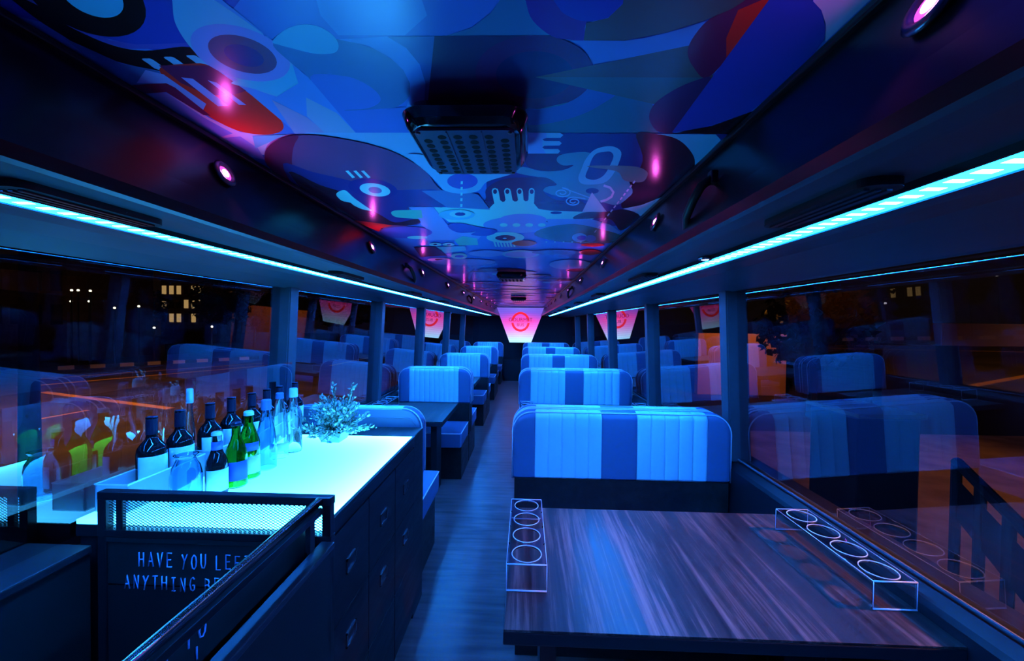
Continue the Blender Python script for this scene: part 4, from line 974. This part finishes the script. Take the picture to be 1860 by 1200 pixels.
cb1 = [(0, 0), (0.030, 0), (0.034, 0.004), (0.035, 0.05), (0.034, 0.09), (0.028, 0.14), (0.019, 0.185), (0.015, 0.21), (0.0145, 0.236), (0.016, 0.238), (0.016, 0.244), (0.010, 0.245)]
bottle('water_bottle', cb1, M_BLUEG, 'blue tinted tapering bottle with a silver blue cap, middle of the front row', (-0.806, 1.390, BZ), cap=(0.017, 0.215, 0.252, mat('blue_cap', (0.08, 0.14, 0.3), 0.4)))
cb2 = [(0, 0), (0.029, 0), (0.032, 0.004), (0.032, 0.06), (0.031, 0.10), (0.024, 0.17), (0.015, 0.222), (0.013, 0.24), (0.010, 0.241)]
bottle('cone_bottle', cb2, M_CLEAR, 'clear cone-shaped glass bottle, left of the white-capped one', (-0.833, 1.510, BZ), cap=(0.0145, 0.232, 0.256, mat('blue_cap')), labels=[(0.0324, 0.03, 0.062, -1.9, 0.3, M_LABEL)])
cb3 = [(0, 0), (0.031, 0.002), (0.033, 0.008), (0.033, 0.14), (0.030, 0.165), (0.018, 0.19), (0.0145, 0.205), (0.0145, 0.232), (0.010, 0.233)]
t = bottle('water_bottle', cb3, M_CLEAR, 'clear straight bottle with a white screw cap, beside the flowers', (-0.820, 1.580, BZ), cap=(0.0165, 0.226, 0.262, M_CAPW), labels=[])
lettering_on(t, 'WATER' if False else 'EAU', 0.0335, 0.09, -1.5, 0.010) if False else None
tall = [(0, 0), (0.0135, 0), (0.0145, 0.004), (0.0145, 0.15), (0.013, 0.18), (0.010, 0.21), (0.0085, 0.225), (0.0085, 0.26), (0.006, 0.261)]
t = bottle('glass_cruet', tall, M_CLEAR, 'slim clear cruet with a tall pale stopper, behind the second wine bottle', (-1.03, 1.318, BZ), cap=(0.0105, 0.25, 0.300, M_CAPW))
# acrylic troughs
def trough(y0, y1, lb):
    t = thing('bottle_trough', lb, 'bottle trough', (-1.010, (y0 + y1) / 2, BZ), 'frosted acrylic bottle troughs'); h = (y1 - y0) / 2; w_ = 0.047; th = 0.004; H = 0.078
    b = BM(); box(b, -w_, w_, -h, h, 0.0005, 0.0045); mesh_obj('bottom', b, M_FROST, t)
    for (a, c, d, e) in ((-w_, -w_ + th, -h, h), (w_ - th, w_, -h, h), (-w_, w_, -h, -h + th), (-w_, w_, h - th, h)):
        b = BM(); box(b, a, c, d, e, 0.004, H); mesh_obj('side', b, M_FROST, t)
    b = BM(); tube(b, [(-w_, -h, H), (w_, -h, H), (w_, h, H), (-w_, h, H)], 0.0025, 6, closed=True); o = mesh_obj('rim', b, mat('frost_rim', (0.85, 0.92, 0.97), 0.4), t); o['label'] = 'bright polished rim'
trough(1.04, 1.302, 'frosted acrylic trough nearest the mesh rail holding two wine bottles'); trough(1.334, 1.539, 'middle frosted acrylic trough holding wine bottles'); trough(1.544, 1.816, 'farthest frosted acrylic trough, behind the flowers')

# ------------------------------------------------------------------ flowers in a square bowl
def flowers():
    L = (-0.728, 1.745, BZ)
    t = thing('potted_flowers', 'bushy arrangement of pale leafy sprigs in a square dish on the bar', 'flowers', L)
    b = BM(); v_ = []
    for hx, z in ((0.040, 0.0), (0.055, 0.045), (0.051, 0.045), (0.036, 0.006)): v_.append([b.verts.new((sx * hx, sy * hx, z)) for sx, sy in ((-1, -1), (1, -1), (1, 1), (-1, 1))])
    for A, B in zip(v_, v_[1:]):
        for i in range(4): b.faces.new((A[i], A[(i + 1) % 4], B[(i + 1) % 4], B[i]))
    b.faces.new(v_[0]); b.faces.new(v_[-1][::-1]); mesh_obj('dish', b, mat('dish_ceramic', (0.25, 0.3, 0.36), 0.35), t)
    b = BM(); box(b, -0.046, 0.046, -0.046, 0.046, 0.02, 0.036); mesh_obj('soil', b, M_BLACK, t)
    r_ = random.Random(5); sb = BM(); lbm = BM(); fb = BM()
    def leaf(bm, p, d, s_, wd=0.45):
        d = d.normalized(); u = d.orthogonal().normalized(); u = (Matrix.Rotation(r_.uniform(0, 6.28), 3, d) @ u); n_ = d.cross(u)
        pts = [p, p + d * s_ * 0.35 + u * s_ * wd * 0.5 + n_ * s_ * 0.06, p + d * s_ * 0.75 + u * s_ * wd * 0.35, p + d * s_, p + d * s_ * 0.75 - u * s_ * wd * 0.35, p + d * s_ * 0.35 - u * s_ * wd * 0.5 + n_ * s_ * 0.06]
        vv_ = [bm.verts.new(q) for q in pts]; bm.faces.new(vv_)
    for i in range(200):
        a = r_.uniform(0, 2 * PI); el = r_.uniform(0.15, 1.45); ln = r_.uniform(0.09, 0.17) * (1.0 if el > 0.5 else 0.95)
        if i < 6: el = r_.uniform(1.2, 1.5); ln = r_.uniform(0.19, 0.235)
        d = Vector((math.cos(a) * math.cos(el), math.sin(a) * math.cos(el), math.sin(el)))
        p0 = Vector((r_.uniform(-0.03, 0.03), r_.uniform(-0.03, 0.03), 0.036)); pts = [p0 + d * ln * q + Vector((0, 0, -0.03 * q * q * (1 if el < 0.7 else 0))) for q in (0, 0.33, 0.66, 1)]
        tube(sb, pts, 0.0011, 4)
        for j in range(15):
            q = 0.25 + 0.75 * j / 14; p_ = pts[0].lerp(pts[3], q); dd = (d * 0.8 + Vector((r_.uniform(-1, 1), r_.uniform(-1, 1), r_.uniform(-0.5, 0.9)))).normalized()
            leaf(lbm if (j + i) % 3 else fb, p_, dd, r_.uniform(0.012, 0.025))
    o = mesh_obj('stems', sb, mat('stem_green', (0.05, 0.10, 0.04), 0.6), t); tag(o, kind='stuff')
    o = mesh_obj('leaves', lbm, mat('leaf_green', (0.22, 0.34, 0.26), 0.6), t); tag(o, kind='stuff')
    o = mesh_obj('blossoms', fb, mat('pale_blossom', (0.75, 0.8, 0.85), 0.6), t); tag(o, 'pale small blossoms', kind='stuff')
flowers()

# ------------------------------------------------------------------ far end: cabinet in the aisle
t = thing('front_locker', 'low black locker closing the aisle under the lit screen', 'locker', (-0.18, 9.72, 0))
b = BM(); box(b, -0.23, 0.235, -0.1, 0.35, 0.0, 0.50, 0.01); mesh_obj('body', b, M_BLACK, t)
b = BM(); box(b, -0.235, 0.24, -0.11, 0.36, 0.50, 0.525, 0.006); mesh_obj('lid', b, M_DARK, t)

# ------------------------------------------------------------------ outside: night street
GZ = -2.4
m = mat('night_asphalt', (0.06, 0.05, 0.045), 0.75); varied(m, 0.8, (0.04, 0.035, 0.03), (0.09, 0.075, 0.065))
b = BM(); box(b, -90, 90, -30, 130, GZ - 0.2, GZ); o = mesh_obj('ground', b, m); tag(o, kind='structure')
def outthing(name, bm, m_, lb, cat, group=None, smooth=False): return tag(mesh_obj(name, bm, m_, None, smooth), lb, cat, group)
M_KW = mat('kerb_white', (0.65, 0.6, 0.52), 0.8); M_KB = mat('kerb_black', (0.02, 0.02, 0.02), 0.8); M_TRAIL = mat('trail_orange', (0.75, 0.42, 0.06), 0.7)
def gpt(px, py): q = on_z(px, py, GZ); return Vector((q.x, q.y, GZ))
# kerb in black and white blocks
a, c = gpt(105, 672), gpt(470, 652)
t = thing('painted_kerb', 'long street kerb painted in black and white blocks, seen through the left window', 'kerb', tuple(a)); d = c - a; Ln = d.length; dn = d.normalized(); pn = Vector((-dn.y, dn.x, 0)); NK = 16
wb, kb_ = BM(), BM()
for i in range(NK):
    p0 = dn * (Ln * i / NK); p1 = dn * (Ln * (i + 1) / NK); tb = wb if i % 2 == 0 else kb_
    prism(tb, [(p0.x, p0.y), (p1.x, p1.y), (p1.x + pn.x * 0.4, p1.y + pn.y * 0.4), (p0.x + pn.x * 0.4, p0.y + pn.y * 0.4)], 'z', 0, 0.28)
mesh_obj('white_blocks', wb, M_KW, t); mesh_obj('black_blocks', kb_, M_KB, t)
def stripe(p, q, wd, lb, m_=M_TRAIL):  # flat painted lines stand in for car light trails
    a, c = gpt(*p), gpt(*q); d = (c - a).normalized(); n_ = Vector((-d.y, d.x, 0)) * wd / 2; b = BM()
    prism(b, [((a + n_).x, (a + n_).y), ((c + n_).x, (c + n_).y), ((c - n_).x, (c - n_).y), ((a - n_).x, (a - n_).y)], 'z', GZ + 0.001, GZ + 0.012); return outthing('light_trail', b, m_, lb, 'light trail', 'painted car light trails')
stripe((78, 712), (310, 742), 0.34, 'slanting orange car light trail painted on the road outside the left window')
stripe((30, 703), (480, 664), 0.26, 'long pale orange car light trail painted beside the kerb'); stripe((60, 689), (480, 659), 0.10, 'thin painted car light trail nearest the kerb')
stripe((50, 765), (160, 745), 0.16, 'short orange car light trail painted low in the left window')
stripe((600, 664), (690, 645), 0.3, 'bright painted car light trail seen past the second left pillar')
# buildings
M_BRN = mat('brown_facade', (0.22, 0.13, 0.09), 0.8); varied(M_BRN, 2, (0.18, 0.10, 0.07), (0.26, 0.16, 0.11)); M_LIT = mat('lit_window', (0.3, 0.2, 0.1), 0.5, emit=(1.0, 0.62, 0.22), estr=0.55); M_LITC = mat('street_globe', (0.9, 0.9, 0.8), 0.5, emit=(1.0, 0.9, 0.6), estr=3.0)
M_TREE = mat('dark_foliage', (0.035, 0.045, 0.02), 0.9); M_TRUNK = mat('bark', (0.05, 0.035, 0.025), 0.9)
def building(px0, px1, pyt, dist, lb, cols, rws, lit, m_=M_BRN, depth=8):
    q0 = on_y(px0, 600, dist); q1 = on_y(px1, 600, dist); zt = on_y((px0 + px1) / 2, pyt, dist).z
    t = thing('building', lb, 'building', (q0.x, dist, GZ)); W_ = q1.x - q0.x; H = zt - GZ
    b = BM(); box(b, 0, W_, 0, depth, 0, H, 0.05); mesh_obj('walls', b, m_, t); b = BM(); box(b, -0.2, W_ + 0.2, -0.2, depth, H, H + 0.35); mesh_obj('roof_edge', b, M_KB, t)
    r_ = random.Random(int(px0) + 3)
    for i in range(cols):
        for j in range(rws):
            cx = W_ * (i + 0.5) / cols; cz = H * 0.30 + (H * 0.65) * (j + 0.5) / rws; ww = W_ / cols * 0.28; wh = H * 0.65 / rws * 0.3
            b = BM(); box(b, cx - ww, cx + ww, -0.06, 0.02, cz - wh, cz + wh); mesh_obj('window', b, M_LIT if r_.random() < lit else M_KB, t)
    return t
building(-60, 122, 470, 33, 'low brown building with a long dark roof, far left through the window', 5, 2, 0.0)
building(292, 372, 508, 60, 'distant block with glowing yellow windows behind the trees', 6, 3, 0.8)
building(135, 200, 440, 70, 'tall pale tower behind the trees, far left', 4, 8, 0.15)
def blob_tree(x, y, h, r, lb, seed, group='dark street trees'):
    t = thing('street_tree', lb, 'tree', (x, y, GZ), group); rr_ = random.Random(seed)
    b = BM(); tube(b, [(0, 0, 0), (0.1, 0, h * 0.3), (0, 0.1, h * 0.6)], [r * 0.09, r * 0.07, r * 0.04], 8)
    for i in range(5):
        a = rr_.uniform(0, 6.28); tube(b, [(0.05, 0, h * 0.4), (math.cos(a) * r * 0.4, math.sin(a) * r * 0.4, h * 0.62), (math.cos(a) * r * 0.8, math.sin(a) * r * 0.8, h * 0.78)], [r * 0.04, r * 0.025, r * 0.01], 6)
    mesh_obj('trunk', b, M_TRUNK, t)
    b = BM()
    for i in range(900):
        a = rr_.uniform(0, 6.28); u = rr_.uniform(-1, 1); q = rr_.random() ** 0.4; c_ = Vector((math.cos(a) * math.sqrt(1 - u * u) * r * q, math.sin(a) * math.sqrt(1 - u * u) * r * q, h * 0.68 + u * h * 0.32 * q)); s_ = r * 0.09
        d = Vector((rr_.uniform(-1, 1), rr_.uniform(-1, 1), rr_.uniform(-1, 1))).normalized() * s_; e = d.orthogonal().normalized() * s_ * 0.8
        b.faces.new([b.verts.new(c_ + d), b.verts.new(c_ + e), b.verts.new(c_ - d), b.verts.new(c_ - e)])
    o = mesh_obj('foliage', b, M_TREE, t); tag(o, kind='stuff')
for i, (px, dist, h, r) in enumerate(((205, 52, 9, 3.2), (262, 47, 8, 2.4), (395, 47, 9, 3.0), (462, 54, 8, 2.4), (140, 46, 6, 2.4), (620, 50, 9, 5), (505, 62, 9, 3))):
    q = on_y(px, 600, dist); blob_tree(q.x, dist, h, r, ['round dark tree behind the kerb, in front of the tower', 'round dark tree beside the glowing block', 'broad dark tree right of the glowing block', 'dark tree left of the first pillar', 'low dark tree before the brown building', 'dark tree seen past the second left pillar', 'far dark tree behind the first left pillar'][i], i + 20)
# hedge and fence
t = thing('roadside_fence', 'low railing and hedge along the far side of the road, left window', 'fence', (0, 0, 0)); a, c = gpt(300, 644), gpt(420, 637); b = BM()
for i in range(90):
    p_ = a.lerp(c, i / 89); tube(b, [p_, p_ + Vector((0, 0, 1.1))], 0.03, 4)
tube(b, [a + Vector((0, 0, 1.1)), c + Vector((0, 0, 1.1))], 0.04, 4); o = mesh_obj('railing', b, M_KB, t)
def globe(px, py, dist, lb, r=0.16):
    q = on_y(px, py, dist); t = thing('street_lamp', lb, 'street lamp', (q.x, q.y, GZ), 'distant street lamps')
    b = BM(); tube(b, [(0, 0, 0), (0, 0, q.z - GZ)], 0.05, 6); mesh_obj('pole', b, M_KB, t)
    b = BM(); bmesh.ops.create_uvsphere(b, u_segments=10, v_segments=8, radius=r, matrix=Matrix.Translation((0, 0, q.z - GZ))); mesh_obj('globe', b, M_LITC, t, True)
for i, (px, py) in enumerate(((38, 546), (130, 527), (142, 527), (164, 528), (129, 547), (162, 547), (208, 559), (252, 556), (280, 595), (385, 593))):
    globe(px, py, 29.5 + 0.35 * i, 'small glowing street lamp in the left window, %s from the left' % (ords[i] if i else 'first'), 0.09)
q = on_y(52, 600, 7.5); t = thing('lamp_post', 'thick dark post standing close outside the left window', 'post', (q.x, 7.5, GZ)); b = BM(); tube(b, [(0, 0, 0), (0, 0, 5.6)], [0.17, 0.12], 12); mesh_obj('pole', b, M_KB, t, True); b = BM(); lathe(b, [(0, 0), (0.26, 0), (0.26, 0.04), (0.18, 0.08)], 12); mesh_obj('base', b, M_KB, t)
# right side: paved yard, cabinet, steps with railing, wall and tree
m = mat('orange_yard_paving', (0.42, 0.33, 0.24), 0.85); varied(m, 1.4, (0.30, 0.23, 0.17), (0.5, 0.4, 0.3)); n, l, p = nodes(m)
b = BM(); box(b, 1.9, 26, -4, 14.4, GZ, GZ + 0.03); outthing('yard_paving', b, m, 'pale paved yard lit orange outside the right window', 'paving')
m = mat('yard_wall_plaster', (0.55, 0.42, 0.30), 0.85)
t = thing('yard_wall', 'long dark yard wall with a pale plaster band on top, right window', 'wall', (0, 0, 0)); b = BM(); box(b, 15.0, 40, 14.5, 14.9, 0.80, 1.60, 0.03); mesh_obj('plaster_band', b, m, t); b = BM(); box(b, 13, 40, 14.52, 14.88, GZ, 0.79); mesh_obj('lower_wall', b, M_KB, t)
q = on_y(1375, 640, 22); b = BM(); box(b, q.x - 3.2, q.x + 1.6, 22, 22.4, GZ, on_y(1375, 606, 22).z, 0.03); outthing('glowing_wall', b, mat('orange_lit_wall', (0.7, 0.4, 0.2), 0.8), 'orange lit house wall behind the tree, past the right pillar', 'wall')
aim(lamp('street_light_far', 'SPOT', (q.x - 1.5, 18.0, 3.2), 700, (1.0, 0.30, 0.04), spot_size=1.5, spot_blend=0.6, shadow_soft_size=0.2), (q.x - 0.6, 22, 0.4))
q = on_y(1440, 640, 17); blob_tree(q.x + 0.8, 17, 5.5, 2.2, 'small leafy tree in front of the orange wall, right window', 77)
aim(lamp('street_light_wall', 'SPOT', (22, 10.5, 2.4), 160, (1.0, 0.40, 0.12), spot_size=1.8, spot_blend=0.8, shadow_soft_size=0.2), (21, 14.5, 0.5))
# cabinet
a = on_y(1560, 775, 3.6); c = on_y(1668, 950, 3.6)
t = thing('utility_cabinet', 'tall dark cabinet outside the right window with warm light painted on its top edge', 'cabinet', (a.x, 3.6, GZ + 0.031)); W_ = c.x - a.x
b = BM(); box(b, 0, W_, 0, 0.6, 0, a.z - GZ + 0.05, 0.02); mesh_obj('body', b, M_DARK, t); b = BM(); box(b, -0.03, W_ + 0.03, -0.03, 0.63, a.z - GZ + 0.05, a.z - GZ + 0.09, 0.01); mesh_obj('lid', b, mat('lid_warm_light', (0.5, 0.35, 0.22), 0.5), t)  # warm light on the top edge is put into the lid colour
# stair railing outside
t = thing('outdoor_railing', 'dark sloping stair railing in the yard, lower right window', 'railing', (0, 0, 0)); b = BM()
p1 = on_y(1738, 838, 3.0); p2 = on_y(1900, 1000, 2.2)
tube(b, [p1, p2], 0.035, 8); mesh_obj('handrail', b, M_KB, t)
for i in range(4):
    q = p1.lerp(p2, i / 3); b = BM(); tube(b, [q, (q.x, q.y, GZ + 0.03)], 0.03, 8); mesh_obj('post', b, M_KB, t)
b = BM(); p3 = p1 - Vector((0, 0, 0.42)); p4 = p2 - Vector((0, 0, 0.42)); prism(b, [(0, 0), (0.02, 0), (0.02, 0.02), (0, 0.02)], 'y', 0, 0.01); b.free()
b = BM(); vv = [b.verts.new(q) for q in (p1 - Vector((0, 0, .12)), p2 - Vector((0, 0, .12)), p4, p3)]; f = b.faces.new(vv); bmesh.ops.solidify(b, geom=[f], thickness=0.02); mesh_obj('infill_panel', b, M_DARK, t)
